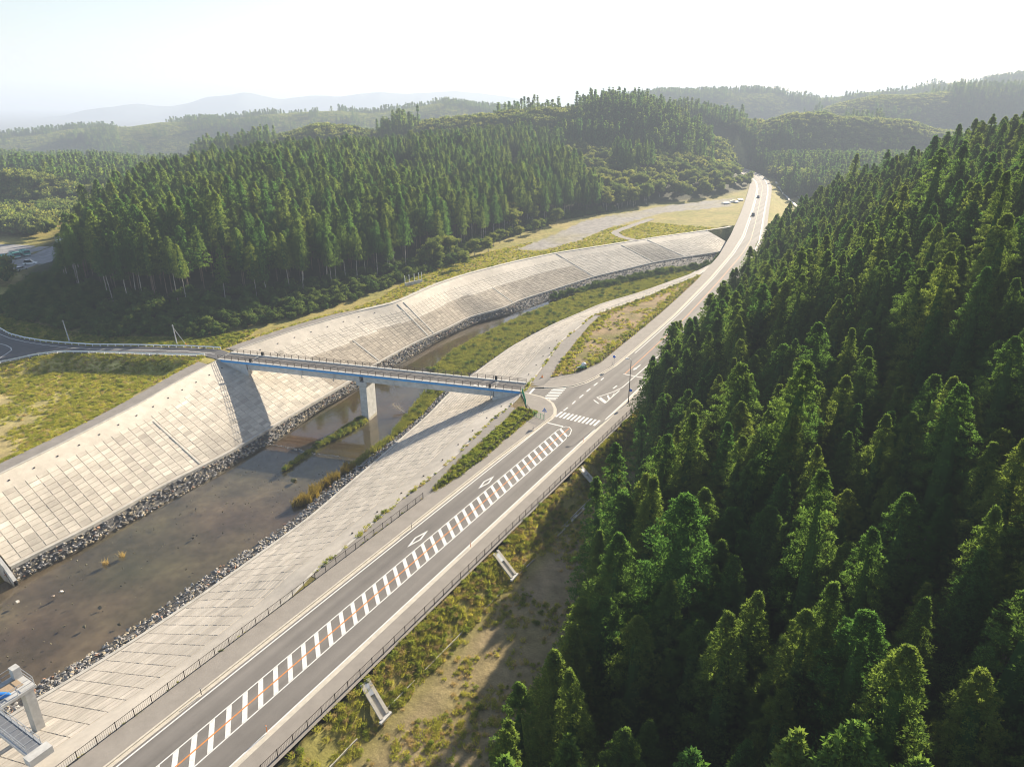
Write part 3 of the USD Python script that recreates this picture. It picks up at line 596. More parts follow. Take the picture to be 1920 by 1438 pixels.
# ------------------------------------------------------------------ paths, pavements, road
Zs = dict(apron=-.03, path=.01, road=0.0, walk=.13, paint=.006)
sA = np.arange(-24, 259, 3.0)
kNW = PT['kerbNW']; kN = PT['kerbN']
south_edge = np.array(list(sn(np.array([-40., 95.]), np.array([-58.75, -58.75]))) + kNW[1:])
north_edge = np.vstack([kN[:-1], sn(np.arange(166, 741, 5.0), KL(np.arange(166, 741, 5.0)))])
east_s = np.r_[np.arange(-40, 741, 5.0)]
east_edge = sn(east_s, KR(east_s))
road_poly = Polygon(np.vstack([south_edge, [(1.9, 143.4), (4.0, 147.2)], north_edge, east_edge[::-1]])).buffer(0)
road = thing('main_road', kind='structure')
flat(road_poly, Zs['road'], 40).build('asphalt', M_asphalt, road)
# ground between the bank's crest and the road: soil and weeds
sx = np.arange(-24, 258, 3.0)
apron_poly = Polygon(np.vstack([sn(sx, EC(sx) + .1), sn(np.arange(258, -27, -5.0), FL(np.maximum(np.arange(258, -27, -5.0), 150)) * (np.arange(258, -27, -5.0) > 150) + -59.5 * (np.arange(258, -27, -5.0) <= 150))])).buffer(0)
ap = flat(apron_poly, Zs['apron'], 2.0); apv = ap.mesh()[0]; k = np.clip(.55 + 1.0 * fbm(apv[:, 0], apv[:, 1], 7, 4, 61), 0, 1)[:, None]
ap.build('riverside_ground', M_ground, kind='structure', tint=np.array([.15, .14, .045]) * (1 - k) + np.array([.30, .215, .13]) * k)
sp = np.arange(54.5, 119, 2.5); path_s = Polygon(np.vstack([sn(sp, EC(sp) + .3), sn(sp[::-1], np.maximum(cv['e_path'](sp[::-1]), EC(sp[::-1]) + 1.2))])).buffer(0)
sp2 = np.arange(131, 189, 2.5); path_n = Polygon(np.vstack([sn(sp2, EC(sp2) + .35), sn(sp2[::-1], np.maximum(cv['e_path2'](sp2[::-1]), EC(sp2[::-1]) + 2.0))])).buffer(0)
pth = thing('riverside_path', kind='structure')
for q in (path_s, path_n): flat(q, Zs['path'], 20).build('asphalt', M_path, pth)
flat(Polygon([(4.2, 147.4), (8.5, 152.2), (12.5, 155), (15, 152.5), (10.4, 146.6)]), Zs['path'] + .004).build('asphalt', M_asphalt, pth)
lp = thing('levee_path', kind='structure')
sp3 = np.r_[np.arange(36, 104, 3.0)]
lev_path = Polygon(np.vstack([sn(sp3, cv['lev_out'](sp3)), sn(sp3[::-1], LC(sp3[::-1]) - .1)])).buffer(0)
flat(lev_path, .03, 20).build('asphalt', M_path, lp)
sp4 = np.arange(112, 159, 3.0); lev2 = Polygon(np.vstack([sn(sp4, LC(sp4) - 3.4 + np.clip((sp4 - 150) * .3, 0, 2.4)), sn(sp4[::-1], LC(sp4[::-1]) - .1)])).buffer(0)
flat(lev2, .03, 20).build('asphalt', M_path, lp)
sp5 = np.arange(150, 372, 3.0); lev3 = Polygon(np.vstack([sn(sp5, LC(sp5) - 1.6), sn(sp5[::-1], LC(sp5[::-1]) - .1)])).buffer(0)
flat(lev3, .025, 20).build('concrete_edge', M_conc, lp)
loop = LineString(PT['loop']).buffer(2.0); flat(loop, lambda x, y: np.maximum(terrain(x, y), -.1) + .14, 4).build('asphalt', M_path, lp)

# pavements with kerbs
def kerb_line(parent, pts, w=.22, h=.14, gutter=.45, side=1):
    ln = LineString(pts)
    a = ln.buffer(w * side, single_sided=True, join_style=2); g = ln.buffer(-gutter * side, single_sided=True, join_style=2)
    for poly, z, nm in ((a, h, 'kerb'), (g, .007, 'gutter')):
        if nm == 'kerb':
            mb = MB()
            for q in getattr(poly, 'geoms', [poly]): mb.tm(trimesh.creation.extrude_polygon(q, h + .2, engine='earcut').apply_translation([0, 0, -.2]))
            mb.build('kerb', M_kerb, parent)
        else: flat(poly, z).build('gutter', M_kerb, parent)
pav = thing('pavement', kind='structure')
s1 = np.r_[-30:54:3, 54.5:113:3.0]
west_out = np.vstack([sn(np.arange(-30, 82, 4.0), np.full(28, -62.0)), [(-12.6, 101.4)], sn(np.array([86, 93, 106, 113.5]), np.array([-61.4, -61.1, -61.7, -61.9]))])
corner = [tuple(PT['greenfence'][0]), (3.2, 134.3), tuple(PT['greenfence2'][1]), tuple(PT['greenfence2'][0])]
west_poly = Polygon(np.vstack([west_out, corner, south_edge[::-1]])).buffer(0)
flat(west_poly, .135, 25).build('paving', M_walk, pav)
kerb_line(pav, south_edge, side=1)
no = np.arange(150, 741, 5.0)
north_out = np.vstack([[(7.2, 147.2), (9.2, 151.8)], PT['lot'][1:3], sn(no[3:], FL(no[3:]))])
north_poly = Polygon(np.vstack([north_edge, north_out[::-1]])).buffer(0)
flat(north_poly, .135, 25).build('paving', M_walk, pav)
kerb_line(pav, north_edge[1:], side=1)
fr_s = np.arange(-40, 741, 5.0)
east_poly = Polygon(np.vstack([east_edge, sn(fr_s[::-1], FR(fr_s[::-1]) + .25)])).buffer(0)
flat(east_poly, .135, 25).build('paving', M_walk, pav)
kerb_line(pav, east_edge, side=-1)
# the road's flank where it crosses the river and its flood plain
ws = np.arange(252, 402, 3.0); obj('road_side_wall', sheet([sn(ws, FL(ws) - .02, .15), sn(ws, FL(ws) - .02, -13.5)]), M_conc2, kind='structure')

# ------------------------------------------------------------------ painted markings, all parts of the road
def line(name, pts, w, m=M_paint, z=.006): 
    return flat(LineString(pts).buffer(w / 2, cap_style=2, join_style=2), z).build(name, m, road)
def quad(name, pts, m=M_paint, z=.006): return flat(Polygon(pts).buffer(0), z).build(name, m, road)
rs = lambda a, b, st=4.0: np.arange(a, b + .01, st)
line('edge_line', sn(rs(-40, 113), np.full(len(rs(-40, 113)), -57.95)), .18)
line('edge_line', sn(rs(-40, 116), RW(rs(-40, 116)) - .05), .18)
line('edge_line', sn(rs(121, 720), RW(rs(121, 720)) - .05), .18)
line('edge_line', sn(rs(162, 720), C(rs(162, 720)) * 0 + KL(rs(162, 720)) + .95), .18)
line('centre_line', sn(np.array([-40., 113.8]), np.array([-53., -53.])), .17, M_orange, .010)
line('centre_line', sn(rs(146.8, 720), C(rs(146.8, 720))), .17, M_orange)
line('hatch_border', sn(np.array([-40., 111.5]), np.array([-54.6, -54.6])), .15)
line('hatch_border', np.vstack([sn(np.array([-40., 108, 111.5]), np.array([-51.45, -51.45, -51.7])), sn(np.array([113.4, 114.3, 114.2, 113.6, 111.5]), np.array([-52.3, -53.2, -53.9, -54.4, -54.6]))]), .15)
for k in range(-14, 54):
    s = 79.4 - 2.13 * 17 + (k + 3) * 2.13
    if 4 < s < 111.8: quad('hatch_stripe', sn(np.array([s - 1.65, s - .95, s + 1.75, s + 1.05]) * 1.0, np.array([-51.5, -51.5, -54.55, -54.55])))
for k in range(11):
    n = -57.7 + k * .84; quad('crosswalk_stripe', sn(np.array([117.3, 120.2, 120.2, 117.3]), np.array([n - .22, n - .22, n + .22, n + .22])))
for k in range(8):
    f = k / 7; a, b = np.array([7.6, 139.2]) * (1 - f) + np.array([10.2, 145.4]) * f, 0
    quad('crosswalk_stripe', np.array([a + [-1.1, -.18], a + [1.9, -.02], a + [1.9, .42], a + [-1.1, .26]]))
line('stop_line', sn(np.array([113.9, 113.9]), np.array([-57.8, -54.4])), .35)
line('stop_line', sn(np.array([146.8, 146.8]), np.array([-54.8, -48.8])), .35)
dd = np.array(PT['dash'])
for k in range(0, 14, 2): line('lane_dash', dd[k:k + 2], .28)
g = np.array(PT['gore'])
line('gore_line', [g[0], sn(135.5, -52.6), sn(139, -51.9), sn(164, -51.9), sn(190, -52.6)], .2); line('gore_line', [g[0], g[3]], .22); line('gore_line', [g[3], sn(137, -51.8)], .2)
for a, b in ((129.6, .35), (131.6, .35), (133.4, .3)): quad('gore_stripe', sn(np.array([a - .6, a + .1, a + 1.7, a + 1.0]), np.array([-51.9, -51.9, -53.9 + .45 * (a - 129.6), -53.9 + .45 * (a - 129.6)])))
line('chevron', PT['chev'], .3)
ar = np.array(PT['arrows'])
for a, b in ((ar[0], ar[1]), (ar[2], ar[3])):
    d = (b - a) / np.linalg.norm(b - a); nn = np.array([-d[1], d[0]])
    quad('arrow', [a, a + d * 1.5 + nn * .42, a + d * 1.5 + nn * .13, b + nn * .13, b - nn * .13, a + d * 1.5 - nn * .13, a + d * 1.5 - nn * .42])
for s in (68.8, 87.8, 42.0 - 27, -8.0):
    if s > 60:
        o_ = sn(np.array([s - 2.5, s, s + 2.5, s]), np.array([-55.95, -55.35, -55.9, -56.5])); ring = Polygon(o_); flat(ring.difference(ring.buffer(-.24)), .006).build('diamond', M_paint, road)
line('road_line', [(3.6, 141.9), (5.0, 145.6)], .5); 

# ------------------------------------------------------------------ bridge
bu = np.array([-.9637, .2670]); bv_ = np.array([.2670, .9637]); B0 = np.array([2.0, 143.2]); BLEN = 77.9; BW = 5.6
def bp(u, v, z): return np.array([*(B0 + bu * u + bv_ * v), z])
bridge = thing('bridge', 'long grey concrete road bridge with blue edge beam crossing the river on one pier', 'bridge')
BANG = math.atan2(bu[1], bu[0])
def bbox(mb, u0, u1, v0, v1, z0, z1): mb.box(bp((u0 + u1) / 2, (v0 + v1) / 2, (z0 + z1) / 2), (abs(u1 - u0), abs(v1 - v0), z1 - z0), BANG); return mb
ang = BANG
bbox(MB(), 0, BLEN, .02, BW - .02, -.32, .02).build('deck_slab', M_conc2, bridge)
bbox(MB(), 0, BLEN, .62, BW - .62, .021, .06).build('carriageway', M_asphalt, bridge)
for v0, v1 in ((0.0, .6), (BW - .6, BW)): bbox(MB(), 0, BLEN, v0, v1, .0215, .27).build('parapet_kerb', M_conc2, bridge)
for v0, v1 in ((-.12, -.003), (BW + .003, BW + .12)): bbox(MB(), .3, BLEN - 1, v0, v1, -.30, .12).build('edge_beam', M_blue, bridge)
for (u0, u1) in ((6.5, 38.4), (39.4, 69.6)):
    for v0 in (.25, 1.95, 3.65): bbox(MB(), u0, u1, v0, v0 + .85, -1.75, -.323).build('girder', M_conc2, bridge)
    for uu in (u0 + .4, u1 - .4): bbox(MB(), uu - .2, uu + .2, .3, BW - .3, -1.6, -.325).build('diaphragm', M_conc2, bridge)
for uu in (7.0, 22.5, 30.5, 46, 54.5, 69): bbox(MB(), uu - .06, uu + .06, -.22, -.08, -2.3, -.31).build('drain_pipe', M_grey, bridge)
pier = obj('pier', trimesh.util.concatenate([trimesh.Trimesh(*(lambda m: (m.mesh()[0], m.mesh()[1]))(bbox(MB(), 38.0, 39.8, .55, BW - .55, ZW - 1.5, -2.75))), trimesh.Trimesh(*(lambda m: (m.mesh()[0], m.mesh()[1]))(bbox(MB(), 37.55, 40.25, .05, BW - .05, -2.748, -1.78)))]), M_conc2, bridge)
for uu in (38.1, 39.3): bbox(MB(), uu, uu + .4, .3, BW - .3, -1.779, -1.751).build('bearing', M_dark, bridge)
def abut(u0, u1, un, sgn):
    mb = MB(); bbox(mb, u0, u1, .1, BW - .1, -3.6, -.33)
    mb.build('abutment', M_conc2, bridge)
    # wing wall that narrows towards the bank crest
    for v in (.02, BW - .37):
        a = [bp(u1 if sgn > 0 else u0, v, -.34), bp(un, v, -.34), bp(un, v, -1.0), bp(u1 if sgn > 0 else u0, v, -3.2)]; a = np.array(a); b = a + np.append(bv_ * .35, 0)
        MB().add(np.vstack([a, b]), [[0, 1, 2, 3], [7, 6, 5, 4], [0, 4, 5, 1], [1, 5, 6, 2], [2, 6, 7, 3], [3, 7, 4, 0]]).build('wing_wall', M_conc2, bridge)
abut(4.2, 6.3, .4, -1); abut(69.8, 71.8, 77.0, 1)
bbox(MB(), 4.0, 6.6, -.05, 1.5, -3.9, -1.8).build('abutment_seat', M_conc2, bridge); bbox(MB(), 69.4, 71.4, -.05, 1.5, -3.9, -1.8).build('abutment_seat', M_conc2, bridge)
for v in (.3, BW - .3):
    for u in np.arange(.2, BLEN, 1.94):
        bbox(MB(), u - .05, u + .05, v - .06, v + .06, .2705, 1.2).build('railing_post', M_dark, bridge)
    for z in (.62, .88, 1.2):
        bbox(MB(), .15, BLEN - .2, v - .035, v + .035, z - .03, z + .03).build('railing', M_dark, bridge)
for u in (6.6, 69.4): bbox(MB(), u - .25, u + .25, .62, BW - .62, .0605, .075).build('expansion_joint', M_conc, bridge)
for u, v in ((7.3, .3), (7.3, BW - .3), (68.6, .3), (68.6, BW - .3)): bbox(MB(), u - .25, u + .25, v - .16, v + .16, .272, 1.1).build('railing_panel', M_black, bridge)
for k in range(3): bbox(MB(), 8.5 + k * 1.1, 9.2 + k * 1.1, 1.1, 1.5, .0605, .066).build('white_marking', M_paint, bridge)
for v in (.85, BW - .85): bbox(MB(), 0, BLEN, v - .07, v + .07, .0605, .065).build('edge_line', M_paint, bridge)

# ------------------------------------------------------------------ left road with guardrails
side = thing('side_road', kind='structure')
lr_near, lr_far = near_side, far_side
road_left = Polygon(np.vstack([[(-190, 225), (-160, 202)], lr_far, [bp(BLEN, BW - .3, 0)[:2], bp(BLEN, .3, 0)[:2]], lr_near[::-1], [(-131, 150), (-150, 130), (-190, 120)]])).buffer(0)
M_asph2 = plain('dark_asphalt', (.095, .095, .10), .85, amount=.14, scale=.4)
flat(road_left, .02, 25).build('asphalt', M_asph2, side)
def sline(name, pts, w): flat(LineString(pts).buffer(w / 2, cap_style=2), .028).build(name, M_paint, side)
sline('edge_line', PT['lroad_wfar'] + [(-84, 170.6), (-75.5, 168.6)], .18); sline('edge_line', np.array(lr_near) + [0.2, .75], .18)
isl_l = PT['island']; sline('island_line', [(-140, 178)] + isl_l + [(-131, 162.5)], .2); sline('road_mark', [(-131.5, 163.4), (-129.4, 163.2)], .3)
isl_x = thing('traffic_island', 'white kerbed traffic island at the left edge of the photo in the dark side road', 'traffic island', (-137, 169.5, 0))
MB().tm(trimesh.creation.extrude_polygon(Point(0, 0).buffer(4.4, 24), .2, engine='earcut').apply_translation([0, 0, .02])).build('kerb', M_conc2, isl_x)
MB().tm(trimesh.creation.extrude_polygon(Point(0, 0).buffer(3.9, 24), .1, engine='earcut').apply_translation([0, 0, .16])).build('fill', M_walk, isl_x)
def guardrail(pts, label, zoff=0.0):
    t = thing('guardrail', label, 'guardrail', group='white guardrails along the side road'); ln = LineString(pts); L = ln.length
    n = int(L / 2); P = np.array([ln.interpolate(k * L / n).coords[0] for k in range(n + 1)])
    T = np.gradient(P, axis=0); T /= np.linalg.norm(T, axis=1, keepdims=True); N = np.c_[-T[:, 1], T[:, 0]]
    prof = [(.0, .42), (.05, .50), (.0, .58), (.05, .66), (.0, .74)]
    rows = [np.c_[P + N * o, np.full(len(P), z)] for o, z in prof] + [np.c_[P + N * (o - .025), np.full(len(P), z)] for o, z in prof[::-1]]
    obj('beam', sheet(rows + rows[:1]), M_white, t)
    for p in P: MB().box((p[0], p[1], .30), (.12, .12, .8)).build('post', M_white, t)
guardrail(np.vstack([[(-160, 203)], lr_far]), 'white steel guardrail along the forest side of the side road')
guardrail(np.vstack([[(-150, 130), (-131, 150)], lr_near]), 'white steel guardrail along the grass field side of the side road')
# ------------------------------------------------------------------ fences beside the main road
def bar_fence(pts, label, gap=2.0, h=1.1, m=M_dark, name='fence', bars=9, zf=None, cat='fence', group=None):
    t = thing(name, label, cat, group=group); ln = LineString(pts); L = ln.length; n = max(1, int(round(L / gap)))
    P = np.array([ln.interpolate(k * L / n).coords[0] for k in range(n + 1)]); z0 = np.full(len(P), .13) if zf is None else zf(P)
    for p, z in zip(P, z0): MB().box((p[0], p[1], z + h / 2), (.07, .07, h + .06), 1.05).build('post', m, t)
    for k in range(n):
        a, b = np.append(P[k], z0[k]), np.append(P[k + 1], z0[k + 1]); mb = MB()
        for zz in (.12, h - .05): mb.bar(a + [0, 0, zz], b + [0, 0, zz], .04)
        for q in range(1, bars + 1): c = a + (b - a) * q / (bars + 1); mb.bar(c + [0, 0, .12], c + [0, 0, h - .05], .016)
        mb.build('panel', m, t)
    return t
bar_fence(sn(np.arange(-10, 150, 4.0), FR(np.arange(-10, 150, 4.0)) - .1), 'long dark bar fence between the right pavement and the weedy bank')
bar_fence(sn(np.arange(-10, 82, 4.0), np.full(23, -61.85)), 'long dark bar fence along the left pavement above the river bank')
bar_fence(np.vstack([sn(*np.array(PT['e_green'][:4]).T), [(3.4, 130.9)]]), 'dark bar fence half overgrown by the weedy strip before the bridge corner', h=.9)
bar_fence([(3.1, 134.0), (4.1, 130.8)], 'short dark fence at the pavement corner by the crossing', gap=1.5)
bar_fence(np.vstack([[(9.4, 152.0)], PT['lot'][1:3], sn(np.arange(158, 252, 6.0), FL(np.arange(158, 252, 6.0)) - .15)]), 'thin dark fence between the brown dirt lot and the far pavement', bars=0)
bar_fence(sn(np.arange(190, 252, 4.0), EC(np.arange(190, 252, 4.0)) + .6), 'grey bar fence along the bank crest beyond the brown dirt lot', m=M_grey, bars=4)
bar_fence([(2.2, 142.3), (2.6, 139.0), (2.9, 135.6)], 'dark green mesh fence standing over the stone wall at the bridge corner', gap=1.7, h=1.5, m=M_green, bars=16)
bar_fence(PT['greenfence'], 'short bright green barrier across the pavement beside the triangular sign', gap=.8, h=1.15, m=M_lgreen, bars=4, name='barrier', cat='barrier')

# stone pitching under the green fence
sw = thing('stone_wall', 'small grey stone-pitched slope below the green mesh fence at the bridge corner', 'stone wall')
wa = np.array([(2.3, 140.5, -.05), (2.8, 135.7, -.05), (-.4, 135.0, -2.3), (-.6, 139.3, -2.3)]); obj('backing', (wa, [[0, 3, 2, 1]]), M_stone, sw, tint=(.1, .1, .1))
for i in range(7):
    for j in range(8):
        a = wa[0] + (wa[3] - wa[0]) * (i + .5 + random.uniform(-.15, .15)) / 7; b = wa[1] + (wa[2] - wa[1]) * (i + .5) / 7; c = a + (b - a) * (j + .5 + random.uniform(-.2, .2)) / 8
        q = rng.normal(size=(8, 3)); q /= np.linalg.norm(q, axis=1, keepdims=True); h = trimesh.PointCloud(q * [.26, .3, .18]).convex_hull; obj('stone', (h.vertices + c, h.faces), M_stone, sw, tint=np.array([.24, .24, .24]) * random.uniform(.6, 1.2))

# ------------------------------------------------------------------ drainage: gutters and stepped chutes on the right bank
gut = thing('gutter', 'narrow concrete gutter half hidden by weeds at the foot of the roadside bank', 'gutter')
gl = np.array(PT['gutter']); gl = sn(gl[:, 0], gl[:, 1]) if abs(gl[0, 0] - 38.3) < 1 else gl
for k, (a, b) in enumerate(((-6, 30), (33, 39.5), (43.5, 49), (50.5, 59.5), (63, 69), (71, 77), (83, 97))):
    ss_ = np.arange(a, b, 1.0); nn_ = np.interp(ss_, [20, 38, 70, 83, 100], [-41.8, -41.7, -40.9, -40.3, -39.7])
    pts = sn(ss_, nn_); zz = terrain(pts[:, 0], pts[:, 1]) + .22
    A_, B_ = pts - ND * .25, pts + ND * .25
    obj('channel', sheet([np.c_[A_ - ND * .1, zz - .3], np.c_[A_ - ND * .1, zz], np.c_[A_, zz], np.c_[A_ + ND * .02, zz - .2], np.c_[B_ - ND * .02, zz - .2], np.c_[B_, zz], np.c_[B_ + ND * .1, zz], np.c_[B_ + ND * .1, zz - .3]]), M_conc, gut)
def chute(s, label):
    t = thing('drain_chute', label, 'drain chute'); a = sn(s, -44.3, .02); b = sn(s - 1.2, -40.6, -1.9); d = b - a; L = np.linalg.norm(d); d /= L; w = np.append(TD, 0); up = np.cross(w, d); up = up if up[2] > 0 else -up
    for o, ww, nm in ((-.5, .38, 'side_slab'), (.5, .38, 'side_slab')):
        MB().bar(a + w * o + up * .08, b + w * o + up * .08, ww, .22).build(nm, M_kerb, t)
    MB().bar(a - up * .1, b - up * .1, .7, .12).build('channel', M_conc, t)
    MB().bar(a + d * .3 + up * .12, a + d * 1.7 + up * .12, .5, .08).build('cover', M_grey, t)
    MB().bar(b - w * .9 + up * .05 + d * .2, b + w * .9 + up * .05 + d * .2, .35, .25).build('end_sill', M_conc2, t)
chute(43.7, 'pale concrete drain chute in the weedy bank, nearest the camera'); chute(71.6, 'pale concrete drain chute in the weedy bank, middle one of the three in the open')
chute(100.2, 'pale concrete drain chute in the weedy bank opposite the far end of the hatched strip'); chute(130.3, 'small concrete drain chute half hidden by cedars near the street lamp')

# ------------------------------------------------------------------ street furniture
lx, ly = PT['lamp'][0]
lamp = thing('street_lamp', 'tall slim street lamp on the right pavement with a round blue sign on its pole', 'street lamp', (lx, ly, .13))
MB().tube([(0, 0, 0), (0, 0, 5), (0, 0, 9.3)], [.10, .085, .06]).build('pole', M_dark, lamp)
MB().tube([(0, 0, 9.28), (-.05, 0, 9.6), (-.3, .02, 9.78), (-.7, .03, 9.84)], [.055, .05, .045, .04]).build('arm', M_grey, lamp)
hd = trimesh.creation.icosphere(2); hd.apply_scale([.42, .2, .12]); hd.apply_translation([-.85, .03, 9.84]); obj('lamp_head', hd, M_lamp, lamp, smooth=True)
MB().box((0, 0, .15), (.28, .28, .3)).build('base', M_dark, lamp)
rd = trimesh.creation.cylinder(.33, .03, sections=28); rd.apply_transform(trimesh.transformations.rotation_matrix(math.pi / 2, [1, 0, 0])); rd.apply_transform(trimesh.transformations.rotation_matrix(-.35, [0, 0, 1])); rd.apply_translation([.30, -.1, 2.75]); obj('sign_disc', rd, M_signblue, lamp)
def sign_post(loc, name, label, plate):
    t = thing(name, label, 'road sign', loc); MB().tube([(0, 0, 0), (0, 0, 2.75)], .035).build('post', M_grey, t); plate(t); return t
def tri_plate(t):
    p = np.array([(-.5, 2.05), (.5, 2.05), (0, 2.95)]); R = rz(-.35)
    for k, (sc, off, m, nm) in enumerate(((1.0, 0, M_signblue, 'plate'), (.6, -.022, M_white, 'white_field'))):
        c = p.mean(0); q = c + (p - c) * sc; pr = trimesh.creation.extrude_polygon(Polygon(q), .02, engine='earcut'); pr.apply_transform(trimesh.transformations.rotation_matrix(math.pi / 2, [1, 0, 0]))
        pr.vertices = (pr.vertices + [0, off - .04, 0]) @ R.T; obj(nm, pr, m, t)
    mb = MB(); mb.box((0, -.1, 2.42), (.07, .01, .2)); mb.box((0, -.1, 2.57), (.08, .01, .08)); mb.bar((0, -.1, 2.34), (-.1, -.1, 2.18), .05, .01); mb.bar((0, -.1, 2.34), (.1, -.1, 2.18), .05, .01); v, f_ = mb.mesh(); obj('walking_figure', (v @ R.T, f_), M_black, t)
sign_post((*PT['trisign'][0], .13), 'triangular_sign', 'blue triangular pedestrian crossing sign on a grey post beside the bright green barrier', tri_plate)
def disc_plate(t):
    d = trimesh.creation.cylinder(.34, .02, sections=28); d.apply_transform(trimesh.transformations.rotation_matrix(math.pi / 2, [1, 0, 0])); d.vertices = (d.vertices + [0, -.05, 2.45]) @ rz(-.35).T; obj('disc', d, M_signblue, t)
sign_post((*PT['roundsign'][0], .13), 'round_sign', 'round blue sign on a thin post on the far pavement beside the dirt lot', disc_plate)
for (x, y), lb in zip(PT['delin'], ('thin dark marker post on the left kerb just before the green barrier', 'orange topped marker post on the right kerb opposite the end of the hatched strip', 'thin dark marker post at the foot of the round blue sign', 'dark marker post on the left kerb level with the nearer painted diamond', 'orange topped marker post on the right kerb level with the nearer painted diamond', 'dark marker post on the left kerb nearest the camera', 'orange topped marker post on the right kerb nearest the camera')):
    t = thing('marker_post', lb, 'marker post', (x, y, .13)); MB().tube([(0, 0, 0), (0, 0, .95)], .045).build('post', M_cone if lb.startswith('orange') else M_dark, t); MB().tube([(0, 0, .78), (0, 0, .9)], .05).build('reflector', M_white, t)
t = thing('traffic_cone', 'small orange traffic cone on the riverside path beyond the bridge end', 'traffic cone', (*PT['cone'][0], .02)); m_ = trimesh.creation.cone(.22, .75, sections=14); obj('cone', m_, M_cone, t); MB().box((0, 0, .02), (.5, .5, .05)).build('base', M_cone, t)
# small machine covered by a sheet
mx, my = PT['machine'][0]
t = thing('small_machine', 'small green and white machine parked in the weeds at the corner of the dirt lot', 'machine', (mx, my, 0), .5)
MB().box((0, 0, .55), (1.5, .9, .6)).build('body', M_lgreen, t); hb = trimesh.creation.icosphere(2); hb.apply_scale([.62, .5, .5]); hb.apply_translation([.2, 0, 1.15]); obj('white_cover', hb, M_white, t, smooth=True)
for a, b in ((-.5, .5), (.5, .5), (-.5, -.5), (.5, -.5)):
    w = trimesh.creation.cylinder(.28, .2, sections=14); w.apply_transform(trimesh.transformations.rotation_matrix(math.pi / 2, [1, 0, 0])); w.apply_translation([a, b, .28]); obj('wheel', w, M_rubber, t)
MB().bar((-.7, 0, .7), (-2.2, -.6, .9), .12).build('boom', M_white, t)
t = thing('instrument_post', 'small white instrument post standing in the dirt lot by the photo\'s bottom edge', 'post', (*PT['box'][0], float(terrain(np.array([PT['box'][0][0]]), np.array([PT['box'][0][1]]))[0])))
MB().tube([(0, 0, 0), (0, 0, 1.2)], .05).build('post', M_grey, t); MB().box((0, 0, 1.1), (.28, .2, .4)).build('box', M_white, t)
# utility poles
for k, (x, y) in enumerate(PT['poles'][:2]):
    t = thing('utility_pole', ('pale concrete utility pole by the side road, the left one without a stay', 'pale concrete utility pole with a slanting stay beside the side road near the bridge')[k], 'utility pole', (x, y + .8, -.1))
    h = (6.2, 5.8)[k]; lean = (-.45, -.3)[k]
    MB().tube([(0, 0, 0), (lean, 0, h)], [.17, .11]).build('pole', M_palebark if 0 else M_conc2, t)
    MB().bar((lean - .3, 0, h - .3), (lean + .3, 0, h - .3), .08).build('cap_bracket', M_grey, t)
    if k: MB().tube([(lean * .8, 0, h * .85), (2.6, -.3, .1)], .05).build('stay', M_grey, t); MB().tube([(2.28, -.25, .8), (2.6, -.3, .1)], .09).build('stay_guard', M_cone, t)
pa, pb = np.array(PT['poles'][0]), np.array(PT['poles'][1]); ww = [np.append(pa + (pb - pa) * q + [-.3, .8], 5.9 - .4 * q - 1.0 * q * (1 - q)) for q in np.linspace(0, 1, 9)]
MB().tube(ww, .018, 4).build('overhead_wire', M_dark, label='thin overhead wire strung between the two utility poles', cat='wire')
# old wall with white posts at the forest edge
pk = np.array(PT['picket']); pz = .0
t = thing('ruined_wall', 'low weathered concrete wall with five white posts at the foot of the cedar wood', 'wall', (0, 0, 0))
pd = (pk[1] - pk[0]); pk0 = pk[0]
MB().bar(np.append(pk0, .35), np.append(pk[1], .35), .5, 1.3).build('wall', M_conc, t)
for q in (0, .25, .55, .82, 1.0): MB().tube([np.append(pk0 + pd * q, .9), np.append(pk0 + pd * q, 3.6)], .11).build('post', M_white, t)
# white stacked boards beside the far road
for k, (a, b, w_) in enumerate(((.1, .2, 9), (.45, .4, 12), (.75, .62, 8), (.3, .75, 10))):
    q = np.array(PT['white_pile']); c = q[0] * (1 - a) + q[2] * a + (q[3] - q[0]) * (b - .4) * .7
    obj('white_board_stack', (lambda m: m.mesh())(MB().box((c[0], c[1], terrain(c[:1], c[1:])[0] + .6), (w_ * .55, 3.4, .5), .5 + .5 * k)), M_gravelwhite, label=('left', 'broad middle', 'right', 'rear')[k] + ' stack of white boards in the pile beside the far bend of the road', cat='board stack')

# ------------------------------------------------------------------ floodgate platform and footbridge, lower left
gs_, gn_ = 21.5, -76.5
fg = thing('gate_platform', 'grey railed gate platform on a concrete column over the river at lower left', 'platform', (*sn(gs_, gn_), 0), math.atan2(TD[1], TD[0]))
MB().box((0, 0, .45), (7.0, 3.6, .35)).build('deck', M_conc2, fg)
MB().box((2.7, -1.1, -4.2), (.9, 1.3, 8.9)).build('column', M_conc2, fg); MB().box((-2.7, -1.1, -4.2), (.9, 1.3, 8.9)).build('column', M_conc2, fg)
MB().box((3.05, 1.2, 1.3), (.8, .9, 1.35)).build('concrete_post', M_conc2, fg)
for x, y in [(a, b) for a in (-3.4, -1.7, 0, 1.7, 3.4) for b in (-1.7, 1.7)]: MB().tube([(x, y, .62), (x, y, 1.75)], .035, 6).build('railing_post', M_grey, fg)
for y in (-1.7, 1.7):
    for z in (1.2, 1.74): MB().bar((-3.4, y, z), (3.4, y, z), .05).build('railing', M_grey, fg)
for z in (1.2, 1.74): MB().bar((3.4, -1.7, z), (3.4, 1.7, z), .05).build('railing', M_grey, fg)
MB().box((1.2, .2, .66), (3.2, 1.6, .05)).build('floor_board', plain('plywood', (.36, .27, .18), .8), fg)
tp = trimesh.creation.icosphere(2); tp.vertices = tp.vertices * [1.3, .42, .34] * (1 + .14 * (meshkit.noise(tp.vertices * 3)[:, None] - .5)); tp.apply_transform(trimesh.transformations.rotation_matrix(.2, [0, 0, 1]))
